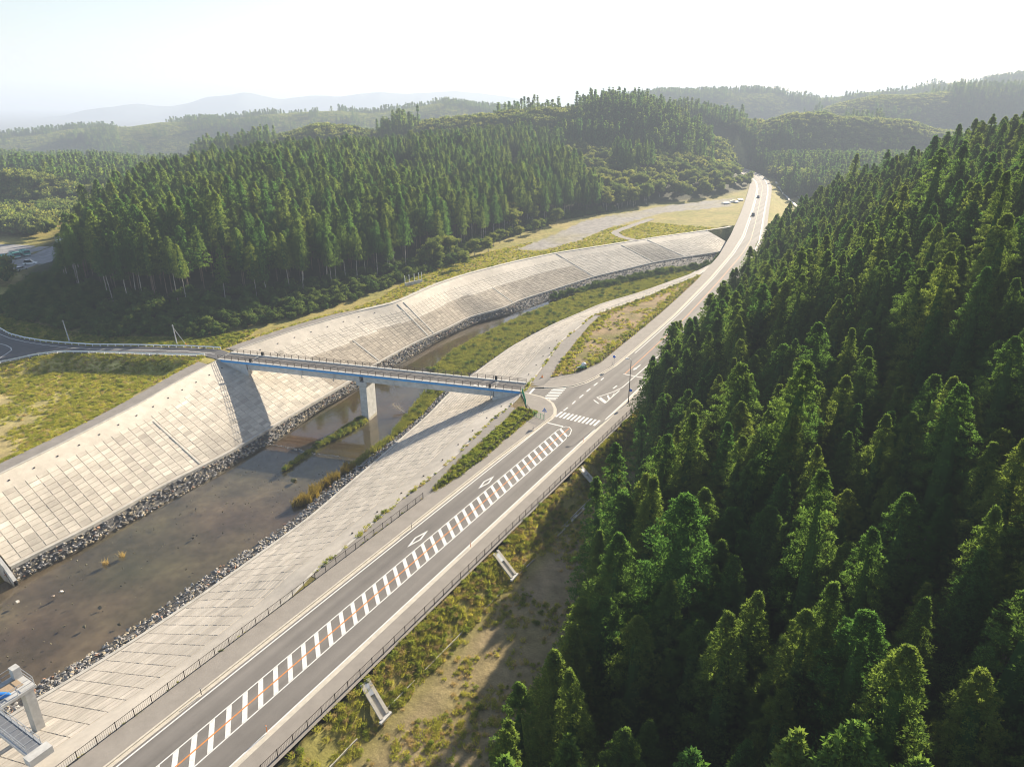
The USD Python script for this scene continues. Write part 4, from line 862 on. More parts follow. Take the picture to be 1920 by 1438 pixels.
tp.apply_translation([*sn(gs_ + .4, gn_ + .4), 1.02]); obj('tarp_bundle', tp, M_tarp, smooth=True, label='bright blue tarpaulin bundle lying on the gate platform', cat='tarpaulin')
fb = thing('footbridge', 'narrow grey steel footbridge from the bank crest to the gate platform', 'footbridge', (*sn(20.4, -66.2), 0), math.atan2(-ND[1], -ND[0]))
M_grating = plain('steel_grating', (.20, .21, .23), .5, .3)
MB().box((4.2, 0, .42), (8.4, 1.25, .08)).build('deck', M_grating, fb)
for x in np.arange(.7, 8.3, .9): MB().box((x, 0, .475), (.06, 1.2, .03)).build('cross_bar', M_grey, fb)
for y in (-.72, .72): MB().box((4.2, y, .30), (8.4, .16, .42)).build('girder', M_grey, fb)
for y in (-.66, .66):
    for x in np.arange(.1, 8.5, 1.38): MB().tube([(x, y, .5), (x, y, 1.55)], .03, 6).build('railing_post', M_grey, fb)
    for z in (1.05, 1.55): MB().bar((.1, y, z), (8.3, y, z), .05).build('railing', M_grey, fb)
MB().box((-.5, 0, .2), (1.1, 2.2, .8)).build('landing_block', M_conc2, fb)
# outlet wing walls at the left edge
for (a, lb) in ((39.6, 'pale concrete wing wall ending the block bank at the left edge of the photo'), (35.4, 'lower pale concrete wing wall of the side channel at the left edge')):
    t = thing('wing_wall', lb, 'wing wall'); g_ = np.linspace(0, 1, 8); p = sn(np.full(8, a), LT(a) * (1 - g_) + (LR(a) + .6) * g_); z = np.interp(g_, [0, 1], [ZT + .7, ZW + .5]); q = PL(np.full(6, a), np.linspace(0, 1, 6), .5)
    top = np.vstack([q, np.c_[p, z]]); w3 = np.append(TD * .55, 0); rows = [top - [0, 0, 4.0], top, top + w3, top + w3 - [0, 0, 4.0]]; obj('wall', sheet(rows), M_conc2, t)

# ------------------------------------------------------------------ vehicles
def car(name, label, loc, rot, paint, cat='car', L=4.3, W=1.75, H=1.45, group=None):
    t = thing(name, label, cat, loc, rot, group)
    def prof(pts, w0, w1, nm, m, zmid):
        v = []
        for sgn in (-1, 1):
            for x, z in pts: v.append((x, sgn * (w0 if z <= zmid else w1), z))
        obj(nm, trimesh.PointCloud(np.array(v)).convex_hull, m, t)
    l = L / 2
    prof([(-l, .3), (l, .3), (-l * 1.0, .72), (-l * .93, .86), (l * .97, .62), (l * .6, .88)], W / 2, W / 2 * .95, 'body', paint, .75)
    prof([(-l * .88, .86), (l * .48, .86), (-l * .68, H), (l * .12, H)], W / 2 * .93, W / 2 * .74, 'window_glass', M_glass, 1.0)
    prof([(-l * .66, H - .05), (l * .10, H - .05), (-l * .6, H + .03), (l * .05, H + .03)], W / 2 * .75, W / 2 * .68, 'roof', paint, H)
    for x in (-l * .62, l * .62):
        for y in (-W / 2 + .08, W / 2 - .08):
            w = trimesh.creation.cylinder(.31, .2, sections=16); w.apply_transform(trimesh.transformations.rotation_matrix(math.pi / 2, [1, 0, 0])); w.apply_translation([x, y, .31]); obj('wheel', w, M_rubber, t)
    for y in (-.6, .6): MB().box((l * .965, y, .62), (.12, .32, .14)).build('headlight', M_lamp, t); MB().box((-l * .985, y, .7), (.08, .28, .16)).build('tail_light', M_red, t)
    return t
def road_dir(s, f, back=False):
    a, b = sn(s - 2, f(s - 2)), sn(s + 2, f(s + 2)); return math.atan2(*(b - a)[::-1]) + (math.pi if back else 0)
car('car', 'small black car on the far road, nearer of the two', (*sn(409, C(409) - 2.0), .02), road_dir(409, C, True), M_carblack, L=4.0, H=1.6)
car('car', 'small dark car on the far road, farther of the two near the bend', (*sn(489.5, C(489.5) - 1.7), .02), road_dir(489, C, True), M_carblue)
def truck(label, loc, rot, paint, cat='truck', bed=True):
    t = thing('truck', label, cat, loc, rot, 'green and white trucks on the gravel yard')
    MB().box((0, 0, .75), (7.4, 2.0, .3)).build('chassis', M_carblack, t)
    v = [(x, y, z) for y in (-1.15, 1.15) for x, z in ((2.0, .6), (3.8, .6), (3.8, 1.6), (3.45, 2.7), (2.0, 2.7))]; obj('cab', trimesh.PointCloud(np.array(v)).convex_hull, paint, t)
    v = [(x, y, z) for y in (-1.0, 1.0) for x, z in ((3.78, 1.65), (3.86, 1.62), (3.52, 2.5), (3.44, 2.5))]; obj('windscreen', trimesh.PointCloud(np.array(v)).convex_hull, M_glass, t)
    for y in (-1.16, 1.16): MB().box((2.9, y, 2.05), (.9, .04, .7)).build('side_window', M_glass, t)
    if bed:
        MB().box((-1.0, 0, 1.05), (5.4, 2.3, .15)).build('bed_floor', paint, t)
        for c, sz in (((-1, -1.12, 1.6), (5.4, .1, 1.0)), ((-1, 1.12, 1.6), (5.4, .1, 1.0)), ((-3.65, 0, 1.6), (.1, 2.2, 1.0)), ((1.65, 0, 1.8), (.1, 2.2, 1.4))): MB().box(c, sz).build('bed_side', paint, t)
    else: MB().box((-.9, 0, 2.0), (5.5, 2.3, 2.1)).build('box_body', M_carwhite, t)
    MB().box((3.86, 0, .85), (.1, 2.2, .4)).build('bumper', M_white, t)
    for x in (2.9, -1.6, -2.8):
        for y in (-.95, .95): w = trimesh.creation.cylinder(.48, .3, sections=16); w.apply_transform(trimesh.transformations.rotation_matrix(math.pi / 2, [1, 0, 0])); w.apply_translation([x, y, .48]); obj('wheel', w, M_rubber, t)
pc = PT['parkcars']
def gz(p, d=.05): return float(terrain(np.array([p[0]]), np.array([p[1]]))[0]) + d
PZ = -.05
for k, lb in enumerate(('white car at the left edge of the row parked on the roadside grass', 'white car second from the left in the row parked on the roadside grass', 'white car third from the left in the row parked on the roadside grass', 'white car at the right end of the row parked on the roadside grass')):
    car('parked_car', lb, (pc[k][0] - .6, pc[k][1], gz(pc[k])), 1.15, M_carwhite, group='white cars parked in a row at the far left')
car('parked_car', 'white van parked at the edge of the gravel yard beside the wood', (pc[4][0], pc[4][1], gz(pc[4])), .35, M_carwhite, L=4.8, H=1.95, W=1.8, cat='van')
for k, lb in ((5, 'teal dump truck at the left of the row on the gravel yard'), (6, 'teal dump truck in the middle of the row on the gravel yard'), (7, 'teal dump truck at the right of the row on the gravel yard')):
    truck(lb, (pc[k][0], pc[k][1], gz(pc[k])), -.75, M_teal)
truck('white truck at the back of the gravel yard near the trees', (pc[8][0] + 12, pc[8][1], gz((pc[8][0] + 12, pc[8][1]))), -.6, M_carwhite, bed=False)
yard = flat(Polygon([(-300, 262), (-205, 264), (-192, 262), (-178, 270), (-190, 300), (-214, 312), (-320, 330)]), lambda x, y: terrain(x, y) + .05, 8); yard.build('gravel_yard', plain('yard_gravel', (.25, .25, .26), .95, amount=.3, scale=.3), kind='structure')
rail = thing('railway_track', kind='structure')
for a, b in (((205, 565), (184, 455)), ((216, 568), (193, 462))):
    pts = np.array([np.array(a) * (1 - q) + np.array(b) * q for q in np.linspace(0, 1, 14)]); zz = terrain(pts[:, 0], pts[:, 1]) + .9
    d = np.array([.98, -.18]); obj('rail_bed', sheet([np.c_[pts - d * .7, zz], np.c_[pts + d * .7, zz]]), M_grey, rail)

# ------------------------------------------------------------------ trees and plants
def leaves(centres, radii, per, size, seed, lean=.55, flat_=.8):
    """Puffs of small leaf faces round each centre, turned mostly outwards and up."""
    g = np.random.default_rng(seed); n = len(centres); c = np.repeat(centres, per, 0); r = np.repeat(radii, per)
    d = g.normal(size=(n * per, 3)); d /= np.linalg.norm(d, axis=1, keepdims=True); d[:, 2] = np.where(d[:, 2] < -.3, -d[:, 2] * .5, d[:, 2])
    p = c + d * (r * g.uniform(.55, 1.05, n * per))[:, None] * [1, 1, flat_]
    a = d * lean + g.normal(size=d.shape) * .7; a /= np.linalg.norm(a, axis=1, keepdims=True)
    u = np.cross(a, g.normal(size=d.shape)); u /= np.linalg.norm(u, axis=1, keepdims=True); w = np.cross(a, u)
    s = (size * g.uniform(.6, 1.3, n * per))[:, None]
    tip = p + (d * .7 + a * .3) * s * 1.0
    v = np.stack([p - u * s * .45, p + u * s * .45 + w * s * .1, tip + w * s * .15], 1).reshape(-1, 3)
    fn = np.cross(v[1::3] - v[0::3], v[2::3] - v[0::3]); fn /= np.linalg.norm(fn, axis=1, keepdims=True) + 1e-12; fn *= np.sign((fn * d).sum(1, keepdims=True) + 1e-9)
    f = np.arange(len(v)).reshape(-1, 3); flip = np.sign((np.cross(v[1::3] - v[0::3], v[2::3] - v[0::3]) * d).sum(1)) < 0; f[flip] = f[flip][:, ::-1]
    nn = .75 * d + .5 * fn; nn /= np.linalg.norm(nn, axis=1, keepdims=True)
    return v, f, np.repeat(nn, 3, 0)

def crown_cedar(seed, H=20., base=.34, R=2.7, puffs=270, per=84, size=.15, pw=.72, pr=.66):
    g = np.random.default_rng(seed); t = np.sort(np.r_[g.uniform(0, 1, puffs - puffs // 10) ** 1.15, g.uniform(.86, 1, puffs // 10)]); an = np.arange(puffs) * 2.39996 + g.normal(0, .3, puffs)
    lob = 1 + .17 * np.sin(an * 2 + seed) + .18 * np.sin(an * 3 + t * 11 + seed * 2)
    rr = R * np.maximum((1 - t) ** pw, .03) * np.minimum(1, .55 + t * 3.2) * lob * g.uniform(.6, 1.06, puffs)
    z = H * (base + (1 - base) * t) - rr * .16 + .5 * t ** 6
    c = np.stack([rr * np.cos(an), rr * np.sin(an), z], 1); rad = pr * g.uniform(.65, 1.25, puffs) * (1 - .45 * t - .33 * t ** 5)
    v, f, nv = leaves(c, rad, per, size, seed + 50)
    tz = np.linspace(0, 1, 9); core = MB().tube(np.c_[g.normal(0, .02, 9), g.normal(0, .02, 9), H * (base + (1 - base) * tz * .93)], np.maximum(R * .30 * (1 - tz) ** pw * np.minimum(1, .4 + tz * 4), .04), 9).mesh()
    return (v, f, nv), core

def crown_broad(seed, H=11., R=4.2, puffs=150, per=40, size=.32, base=.18, pr=.95):
    g = np.random.default_rng(seed); m = 15; lobes = g.normal(size=(m, 3)); lobes /= np.linalg.norm(lobes, axis=1, keepdims=True); lobes[:, 2] = lobes[:, 2] * .75 + .12
    lc = lobes * g.uniform(.35, 1.0, (m, 1)) * [R * .78, R * .70, H * .34] + [0, 0, H * (base + .38)]; lr = g.uniform(.22, .5, m) * R
    k = g.integers(0, m, puffs); d = g.normal(size=(puffs, 3)); d /= np.linalg.norm(d, axis=1, keepdims=True); d[:, 2] = np.abs(d[:, 2]) * np.where(g.random(puffs) < .75, 1, -.7)
    c = lc[k] + d * (lr[k] * g.uniform(.6, 1.1, puffs))[:, None] * [1, 1, .8]; c[:, 2] = np.maximum(c[:, 2], .15); rad = pr * g.uniform(.45, 1.25, puffs)
    core = trimesh.util.concatenate([trimesh.creation.icosphere(1, radius=r * .6).apply_translation(q) for q, r in zip(lc, lr)])
    return leaves(c, rad, per, size, seed + 70, .6), (core.vertices, core.faces)

def crown_pine(seed, H=15., R=3.2):
    g = np.random.default_rng(seed); c, rad = [], []
    for k in range(15):
        t = g.uniform(.5, 1); a = k * 2.4; r = R * (1.05 - t) * 1.6 * g.uniform(.5, 1); q = np.array([r * math.cos(a), r * math.sin(a), H * t])
        for _ in range(7): c.append(q + g.normal(0, [.75, .75, .22])); rad.append(g.uniform(.5, .85))
    return leaves(np.array(c), np.array(rad), 34, .32, seed, .8, .5)

KINDS = '/World/tree_kinds'
stage.CreateClassPrim(KINDS)
def kind(name, parts):
    root = stage.CreateClassPrim(f'{KINDS}/{name}')
    for nm, mesh, m in parts: obj(nm, mesh, m, root)
    return str(root.GetPath())
def trunk(H, r, lean=0.0): return MB().tube([(0, 0, -1.2), (lean * .3, 0, H * .3), (lean, 0, H * .62), (lean, 0, H * .9)], [r, r * .8, r * .5, r * .12], 7).mesh()

near_cedar = []
for k, (b, R, pw) in enumerate(((.34, 3.5, .72), (.40, 3.4, .62), (.30, 3.8, .80), (.42, 3.5, .58), (.28, 3.6, .88))):
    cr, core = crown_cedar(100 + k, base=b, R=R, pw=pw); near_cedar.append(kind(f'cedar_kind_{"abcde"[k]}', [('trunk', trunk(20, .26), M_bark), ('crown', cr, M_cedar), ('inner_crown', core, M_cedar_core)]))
edge_cedar = []
for k in range(2):
    cr, core = crown_cedar(140 + k, base=.08, R=3.1, pw=.66, puffs=250); edge_cedar.append(kind(f'edge_cedar_kind_{"ab"[k]}', [('trunk', trunk(20, .26), M_bark), ('crown', cr, M_cedar), ('inner_crown', core, M_cedar_core)]))
bare_cedar = []
for k in range(3):
    cr, core = crown_cedar(160 + k, base=.36 + .05 * k, R=2.9, pw=.5, puffs=120, per=44, size=.32, pr=1.0); bare_cedar.append(kind(f'bare_cedar_kind_{"abc"[k]}', [('trunk', trunk(20, .16), M_palebark), ('crown', cr, M_cedar), ('inner_crown', core, M_cedar_core)]))
broad = []
for k in range(4):
    cr, core = crown_broad(200 + k, H=10 + k, R=3.6 + .4 * k); broad.append(kind(f'broadleaf_kind_{"abcd"[k]}', [('trunk', trunk(7, .22), M_palebark), ('crown', cr, M_broad), ('inner_crown', core, M_shrub)]))
pines = [kind(f'pine_kind_{"ab"[k]}', [('trunk', trunk(15, .22, .5), M_bark), ('crown', crown_pine(230 + k), M_pine)]) for k in range(2)]

def place(name, kindpath, loc, rot, sc, label, cat, group):
    x = UsdGeom.Xform.Define(stage, free('/World', name)); x.AddTranslateOp().Set(Gf.Vec3d(*map(float, loc))); x.AddRotateXYZOp().Set(Gf.Vec3f(float(rng.normal(0, 2.0)), float(rng.normal(0, 2.0)), float(rot))); x.AddScaleOp().Set(Gf.Vec3f(*map(float, sc)))
    p = x.GetPrim(); p.GetReferences().AddInternalReference(kindpath); p.SetInstanceable(True); return info(p, label, cat, group)

def cloud(name, protos, pos, idx, sc, label, cat, rots=None, squash=None):
    """One scattered mass of plants too many to count."""
    if not len(pos): return
    pi = UsdGeom.PointInstancer.Define(stage, free('/World', name)); base = str(pi.GetPath()); targets = []
    for k, parts in enumerate(protos):
        UsdGeom.Xform.Define(stage, f'{base}/kinds/plant_{k:03d}')
        for j, (nm, mesh, m) in enumerate(parts): put(f'{base}/kinds/plant_{k:03d}/{nm}', mesh, m)
        targets.append(f'{base}/kinds/plant_{k:03d}')
    pi.CreatePrototypesRel().SetTargets(targets)
    n = len(pos); a = rng.uniform(0, 2 * np.pi, n) if rots is None else rots
    pi.CreatePositionsAttr(Vt.Vec3fArray.FromNumpy(np.ascontiguousarray(pos, np.float32))); pi.CreateProtoIndicesAttr(Vt.IntArray.FromNumpy(np.ascontiguousarray(idx, np.int32)))
    q = np.zeros((n, 4), np.float16); q[:, 2] = np.sin(a / 2); q[:, 3] = np.cos(a / 2); pi.CreateOrientationsAttr(Vt.QuathArray([Gf.Quath(float(w), 0, 0, float(z)) for z, w in q[:, 2:]]))
    s = np.asarray(sc, float); s = np.stack([s, s, s], 1) if s.ndim == 1 else s
    pi.CreateScalesAttr(Vt.Vec3fArray.FromNumpy(np.ascontiguousarray(s, np.float32)))
    info(pi.GetPrim(), label, cat, None, 'stuff')

def cells(x0, x1, y0, y1, st, jit=.38):
    gx_, gy_ = np.meshgrid(np.arange(x0, x1, st), np.arange(y0, y1, st * .87)); gx_ = gx_ + (np.arange(gx_.shape[0]) % 2)[:, None] * st / 2
    return (gx_ + rng.uniform(-jit, jit, gx_.shape) * st).ravel(), (gy_ + rng.uniform(-jit, jit, gy_.shape) * st).ravel()
def in_view(x, y, z, m=1.12, near=12):
    d = z - 60.0; w = y * math.cos(PITCH) - d * math.sin(PITCH); v = (-y * math.sin(PITCH) - d * math.cos(PITCH)) / np.maximum(w, 1); return (w > near) & (np.abs(x / np.maximum(w, 1)) < .727 * m + 6 / np.maximum(w, 1)) & (v < .66 * m)

# --- the cedar hill right of the road
x, y = cells(-60, 420, -10, 470, 4.3); d = dist_in(HR, x, y); k = d > .4; x, y, d = x[k], y[k], d[k]; z = terrain(x, y); k = in_view(x, y, z + 12, 1.2); x, y, z, d = x[k], y[k], z[k], d[k]
s_, n_ = x * TD[0] + y * TD[1], x * ND[0] + y * ND[1]
hgt = (.86 + .30 * rng.random(len(x)) + .14 * fbm(x, y, 22, 2, 71)) * np.where(d < 5, .93, 1.0); hgt = np.where(rng.random(len(x)) < .03, hgt * 1.25, hgt)
hgt = hgt * np.interp(s_, [0, 60, 110, 150, 250, 330], [1.0, 1.02, .98, .86, .88, .92])
hgt = np.where((d < 9) & (s_ < 72), np.maximum(hgt, 1.0) * 1.14, hgt)
dist = np.sqrt(x ** 2 + y ** 2 + (60 - z - 16) ** 2); order = np.argsort(dist); named = np.zeros(len(x), bool)
far_ok = dist > 33; x, y, z, d, s_, n_, hgt, dist = (a_[far_ok] for a_ in (x, y, z, d, s_, n_, hgt, dist)); order = np.argsort(dist); named = np.zeros(len(x), bool)
vis = in_view(x, y, z + 12, .98); named[[o for o in order if vis[o]][:215]] = True
edge_rank = {}
_e = [i for i in np.nonzero(named)[0] if d[i] < 4.5 and s_[i] < 88]
ORD = ['first', 'second', 'third', 'fourth', 'fifth', 'sixth', 'seventh', 'eighth', 'ninth', 'tenth', 'eleventh', 'twelfth', 'thirteenth', 'fourteenth', 'fifteenth', 'sixteenth', 'seventeenth', 'eighteenth', 'nineteenth', 'twentieth'] + [f'{k}th' for k in range(21, 120)]
for k, i in enumerate(sorted(_e, key=lambda i: s_[i])): edge_rank[i] = f'{ORD[k]} cedar from the camera along the wood edge beside the shaded dirt lot'
_e = [i for i in np.nonzero(named)[0] if d[i] < 5 and s_[i] >= 88]
for k, i in enumerate(sorted(_e, key=lambda i: s_[i])): edge_rank[i] = f'bushy cedar on the wood edge behind the right pavement fence, {ORD[k]} from the near end'
def right_label(i):
    if i in edge_rank: return edge_rank[i], 'cedars on the wood edge right of the road'
    along = ('by the bottom edge of the photo', 'level with the nearest drain chute', 'level with the middle drain chute', 'level with the farthest painted diamond', 'level with the crosswalk', 'beyond the street lamp')[int(np.searchsorted([22, 50, 78, 104, 128], s_[i]))]
    up = ('at the foot of', 'low on', 'below the middle of', 'at the middle of', 'above the middle of', 'high on')[int(np.searchsorted([8, 14, 21, 28, 38], d[i]))]
    look = 'tall sunlit cedar' if hgt[i] > 1.05 else 'dense green cedar' if hgt[i] > .85 else 'short dark cedar'
    return f'{look} {up} the right slope, {along}', f'{look}s {up} the slope {along}'
for i in np.nonzero(named)[0]:
    kp = edge_cedar[i % 2] if (d[i] < 4.5 and s_[i] > 60) or d[i] < 2.0 else near_cedar[int(rng.integers(0, 5))]; lb, gp = right_label(i)
    w = hgt[i] * rng.uniform(.9, 1.2); place('cedar_tree', kp, (x[i], y[i], z[i] - .2), rng.uniform(0, 360), (w, w, hgt[i]), lb, 'cedar tree', gp)
near_protos = []
for k, (b, R, pw) in enumerate(((.32, 3.5, .70), (.38, 3.4, .78), (.36, 3.5, .62), (.30, 3.7, .86))):
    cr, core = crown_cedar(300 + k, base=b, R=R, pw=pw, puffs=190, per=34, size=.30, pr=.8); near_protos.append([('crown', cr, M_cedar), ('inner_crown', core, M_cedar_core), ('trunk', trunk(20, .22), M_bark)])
r_ = ~named
cloud('cedar_wood', near_protos, np.c_[x, y, z - .2][r_], rng.integers(0, 4, r_.sum()), np.c_[hgt * 1.05, hgt * 1.05, hgt][r_], 'dense dark cedar wood covering the upper slope right of the road', 'wood')

# --- the plantation left of the river: cedars in front, broadleaf trees towards the right
x, y = cells(-270, 250, 175, 560, 5.3); d = dist_in(HL, x, y); k = d > 1.5; x, y, d = x[k], y[k], d[k]; z = terrain(x, y); k = in_view(x, y, z + 12, 1.08); x, y, z, d = x[k], y[k], z[k], d[k]
front = np.interp(x, [-182, -164, -120, -90, -60, -40, 0, 60], [60, 22, 18, 20, 13, 7, 3, 2])
bl = (fbm(x, y, 30, 3, 81) + .9 * ramp01(x + y * .25, 100, 190) + .95 * ramp01(np.hypot(x + 18, y - 268), 36, 12) > .5)
isC = ~bl & (d > front); isB = bl & (d > 3) & ((x > -60) | (d > 40))
hgt = (.84 + .32 * rng.random(len(x)) + .2 * fbm(x, y, 25, 2, 72)) * np.interp(d - front, [0, 4], [.86, 1.0])
dist = np.hypot(x, y); rowd = d - front
pick = np.nonzero(isC & (rowd < 4.2) & in_view(x, y, z + 5, .99) & (x < 30))[0]; pick = pick[np.argsort(dist[pick])][:85]; named = np.zeros(len(x), bool); named[pick] = True
_o = {i: k for k, i in enumerate(pick[np.argsort(x[pick] / y[pick])])}
for i in pick:
    kp = bare_cedar[int(rng.integers(0, 3))]; zone = (f'bare-trunked cedar in the front row of the left wood, {ORD[_o[i]]} from the left', 'front row cedars of the left wood') if x[i] < -62 else (f'bare-trunked cedar in the front row of the left wood, {ORD[_o[i]]} from the left', 'front row cedars of the left wood')
    place('cedar_tree', kp, (x[i], y[i], z[i] - .2), rng.uniform(0, 360), (hgt[i], hgt[i], hgt[i] * 1.05), zone[0], 'cedar tree', zone[1])
mid_protos = []
for k, (b, R, pw) in enumerate(((.38, 3.6, .60), (.42, 3.3, .72), (.36, 3.8, .54))):
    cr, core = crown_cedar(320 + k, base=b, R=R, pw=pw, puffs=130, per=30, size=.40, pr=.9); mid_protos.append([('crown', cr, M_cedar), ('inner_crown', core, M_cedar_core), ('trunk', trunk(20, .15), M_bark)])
r_ = isC & ~named
cloud('cedar_plantation', mid_protos, np.c_[x, y, z - .2][r_], rng.integers(0, 3, r_.sum()), np.c_[hgt, hgt, hgt * 1.04][r_], 'dark green cedar plantation on the hill behind the left river bank', 'wood')
bb = np.nonzero(isB & (rng.random(len(x)) < .62))[0]; bb = bb[np.argsort(dist[bb])]
_q = [i for i in bb[:150] if y[i] < 340]; _b = {i: k for k, i in enumerate(sorted(_q, key=lambda i: x[i] / y[i]))}
for j, i in enumerate(bb[:150]):
    sc = rng.uniform(.8, 1.3)
    if y[i] < 340: lb = (f'yellow green broadleaf tree at the wood edge above the left levee, {ORD[_b[i]]} from left', 'broadleaf trees above the left levee')
    else:
        w_ = ('far left', 'left', 'middle', 'right', 'far right')[int(np.searchsorted([.06, .13, .19, .26], x[i] / y[i]))]; v_ = ('lowest', 'lower', 'central', 'upper', 'topmost')[int(np.searchsorted([9, 20, 36, 60], d[i]))]; z_ = 'small' if sc < .88 else 'broad' if sc > 1.08 else 'rounded'
        lb = (f'{z_} yellowing broadleaf tree on the {v_} {w_} hillside above the gravel lot', f'{z_} broadleaf trees on the {v_} {w_} hillside')
    place('broadleaf_tree', broad[int(rng.integers(0, 4))], (x[i], y[i], z[i] - .4), rng.uniform(0, 360), (sc, sc, sc), lb[0], 'tree', lb[1])
broad_lod = []
for k in range(3):
    cr, core = crown_broad(340 + k, H=11, R=4.4, puffs=80, per=18, size=.6); broad_lod.append([('crown', cr, M_broad), ('inner_crown', core, M_shrub)])
r_ = bb[150:]; sc = rng.uniform(.7, 1.15, len(r_))
cloud('broadleaf_wood', broad_lod, np.c_[x, y, z - .4][r_], rng.integers(0, 3, len(r_)), sc, 'mixed yellow green broadleaf wood on the middle hill', 'wood')
# undergrowth in front of the plantation
x, y = cells(-165, 60, 172, 420, 2.5); d = dist_in(HL, x, y); front = np.interp(x, [-182, -164, -120, -90, -60, -40, 0, 60], [60, 22, 18, 20, 13, 7, 3, 2]); k = (d > .8) & (d < front + 5); x, y = x[k], y[k]; z = terrain(x, y)
bush_protos = []
for k in range(3):
    cr, core = crown_broad(360 + k, H=2.9 + k, R=2.0, puffs=52, per=26, size=.24, base=.0, pr=.55); bush_protos.append([('foliage', cr, M_shrub), ('inner_foliage', core, M_shrub)])
cloud('undergrowth', bush_protos, np.c_[x, y, z - .2], rng.integers(0, 3, len(x)), rng.uniform(.5, 1.25, len(x)), 'dark green undergrowth below the left wood behind the side road', 'undergrowth')
# bright bushes at the wood's foot along the gravel lot
pts = np.array(PT['bigshrubs']); ln = LineString(pts)
for k in range(16):
    q = np.array(ln.interpolate(ln.length * (k + .5) / 16).coords[0]) + rng.normal(0, 1.5, 2); sc = rng.uniform(.45, .8)
    place('large_shrub', broad[k % 4], (*q, gz(q) - .3), rng.uniform(0, 360), (sc, sc, sc * .9), f'rounded shrub at the wood foot beside the gravel lot, {ORD[k]} from the left', 'shrub', 'shrubs by the gravel lot')
# --- woods beyond, as masses
far_cedar, far_broad = [], []
for k in range(3):
    cr, core = crown_cedar(380 + k, base=.04, R=3.5, pw=.9, puffs=60, per=10, size=.95, pr=1.0); far_cedar.append([('crown', cr, M_cedar), ('inner_crown', core, M_cedar_core)])
    cr, core = crown_broad(390 + k, H=10, R=4.4, puffs=40, per=10, size=1.0, pr=1.2); far_broad.append([('crown', cr, M_broad), ('inner_crown', core, M_shrub)])
def far_wood(name, y0, y1, st, keep, lab):
    x, y = cells(-1500, 1500, y0, y1, st); k = np.abs(x) < y * .86 + 40; x, y = x[k], y[k]; z = terrain(x, y); k = in_view(x, y, z + 10, 1.08) & keep(x, y) & ~shapely.contains_xy(road_zone.buffer(9), x, y) & ~shapely.contains_xy(corridor.buffer(4), x, y) & ~shapely.contains_xy(gravel.buffer(4), x, y)
    x, y, z = x[k], y[k], z[k]; bl = fbm(x, y, 95, 3, 91) + .25 * fbm(x, y, 20, 2, 92) > -.07; h = st / 5.0 * (.75 + .5 * rng.random(len(x))); h = np.where(~bl & (rng.random(len(x)) < .04), h * 1.35, h); w = h * 1.0
    for m_, protos, nm, l2, hh in ((~bl, far_cedar, 'cedar_wood', 'dark conifer wood ', np.minimum(h, 1.0) * (.75 + .4 * rng.random(len(x)))), (bl, far_broad, 'broadleaf_wood', 'yellow green broadleaf wood ', np.minimum(h, 1.15) * .95)):
        cloud(name + nm, protos, np.c_[x, y, z - .5][m_], rng.integers(0, 3, m_.sum()), np.c_[w, w, hh][m_], l2 + lab, 'wood')
in_hl = lambda x, y: shapely.contains_xy(HL, x, y) | shapely.contains_xy(HR.buffer(2), x, y)
far_wood('near_', 240, 520, 4.6, lambda x, y: ~in_hl(x, y) & ((x < -120) | (x > 190 + 0 * y)) & ~shapely.contains_xy(parking.buffer(4), x, y) & ~shapely.contains_xy(LineString([(210, 570), (188, 450)]).buffer(14), x, y), 'on the low ground beyond the gravel yard and beside the far road')
far_wood('middle_', 520, 950, 5.2, lambda x, y: ~(in_hl(x, y) & (y < 560)), 'on the middle hills beyond the river valley')
far_wood('distant_', 950, 1950, 7.4, lambda x, y: y > 0, 'on the distant hazy ridges')
# lone spires and pines on the middle hill's skyline
D_, rp = RIDGES['mid']; rp = np.array(rp)
for k, u in enumerate((-222, -216, -205, -200)):
    zz = gz((u, 612)); place('spire_conifer', far_kind if 0 else near_cedar[4], (u, 612, zz - 1), 40 * k, (1.25, 1.25, (1.05, 1.3, 1.0, .9)[k]), ('left', 'tallest', 'third', 'right')[k] + ' spire of the four dark pointed conifers on the left skyline', 'conifer', None)
for k in range(14):
    u = -190 + k * 5.6 + rng.uniform(-1.5, 1.5); yy = 606 + rng.uniform(-12, 12); place('pine_tree', pines[k % 2], (u, yy, gz((u, yy)) - .5), rng.uniform(0, 360), (.95, .95, rng.uniform(.55, .8)), f'pine in the skyline row on the middle left hill, {ORD[k]} from the left', 'pine tree', 'pines on the middle left skyline')

# --- grass, weeds, reeds
def tuft(seed, n, h, spread, w, lean=.35):
    g = np.random.default_rng(seed); V = []
    for _ in range(n):
        a = g.uniform(0, 6.28); r = spread * math.sqrt(g.random()); p = np.array([r * math.cos(a), r * math.sin(a), 0]); b = g.uniform(0, 6.28); d = np.array([math.cos(b), math.sin(b), 0]); hh = h * g.uniform(.55, 1.1); ww = w * g.uniform(.6, 1.3); o = np.array([-d[1], d[0], 0]) * ww / 2
        m_ = p + d * hh * lean * .3 + [0, 0, hh * .6]; t_ = p + d * hh * lean + [0, 0, hh]; V.append([p - o, p + o, m_ + o * .8]); V.append([p - o, m_ + o * .8, m_ - o * .8]); V.append([m_ - o * .8, m_ + o * .8, t_])
    v = np.array(V).reshape(-1, 3); return v, np.arange(len(v)).reshape(-1, 3)
grass_protos = [[('blades', tuft(400 + k, 34, .40, .42, .07, .8), M_grass)] for k in range(2)] + [[('blades', tuft(410, 30, .6, .4, .06, .6), M_dry)]]
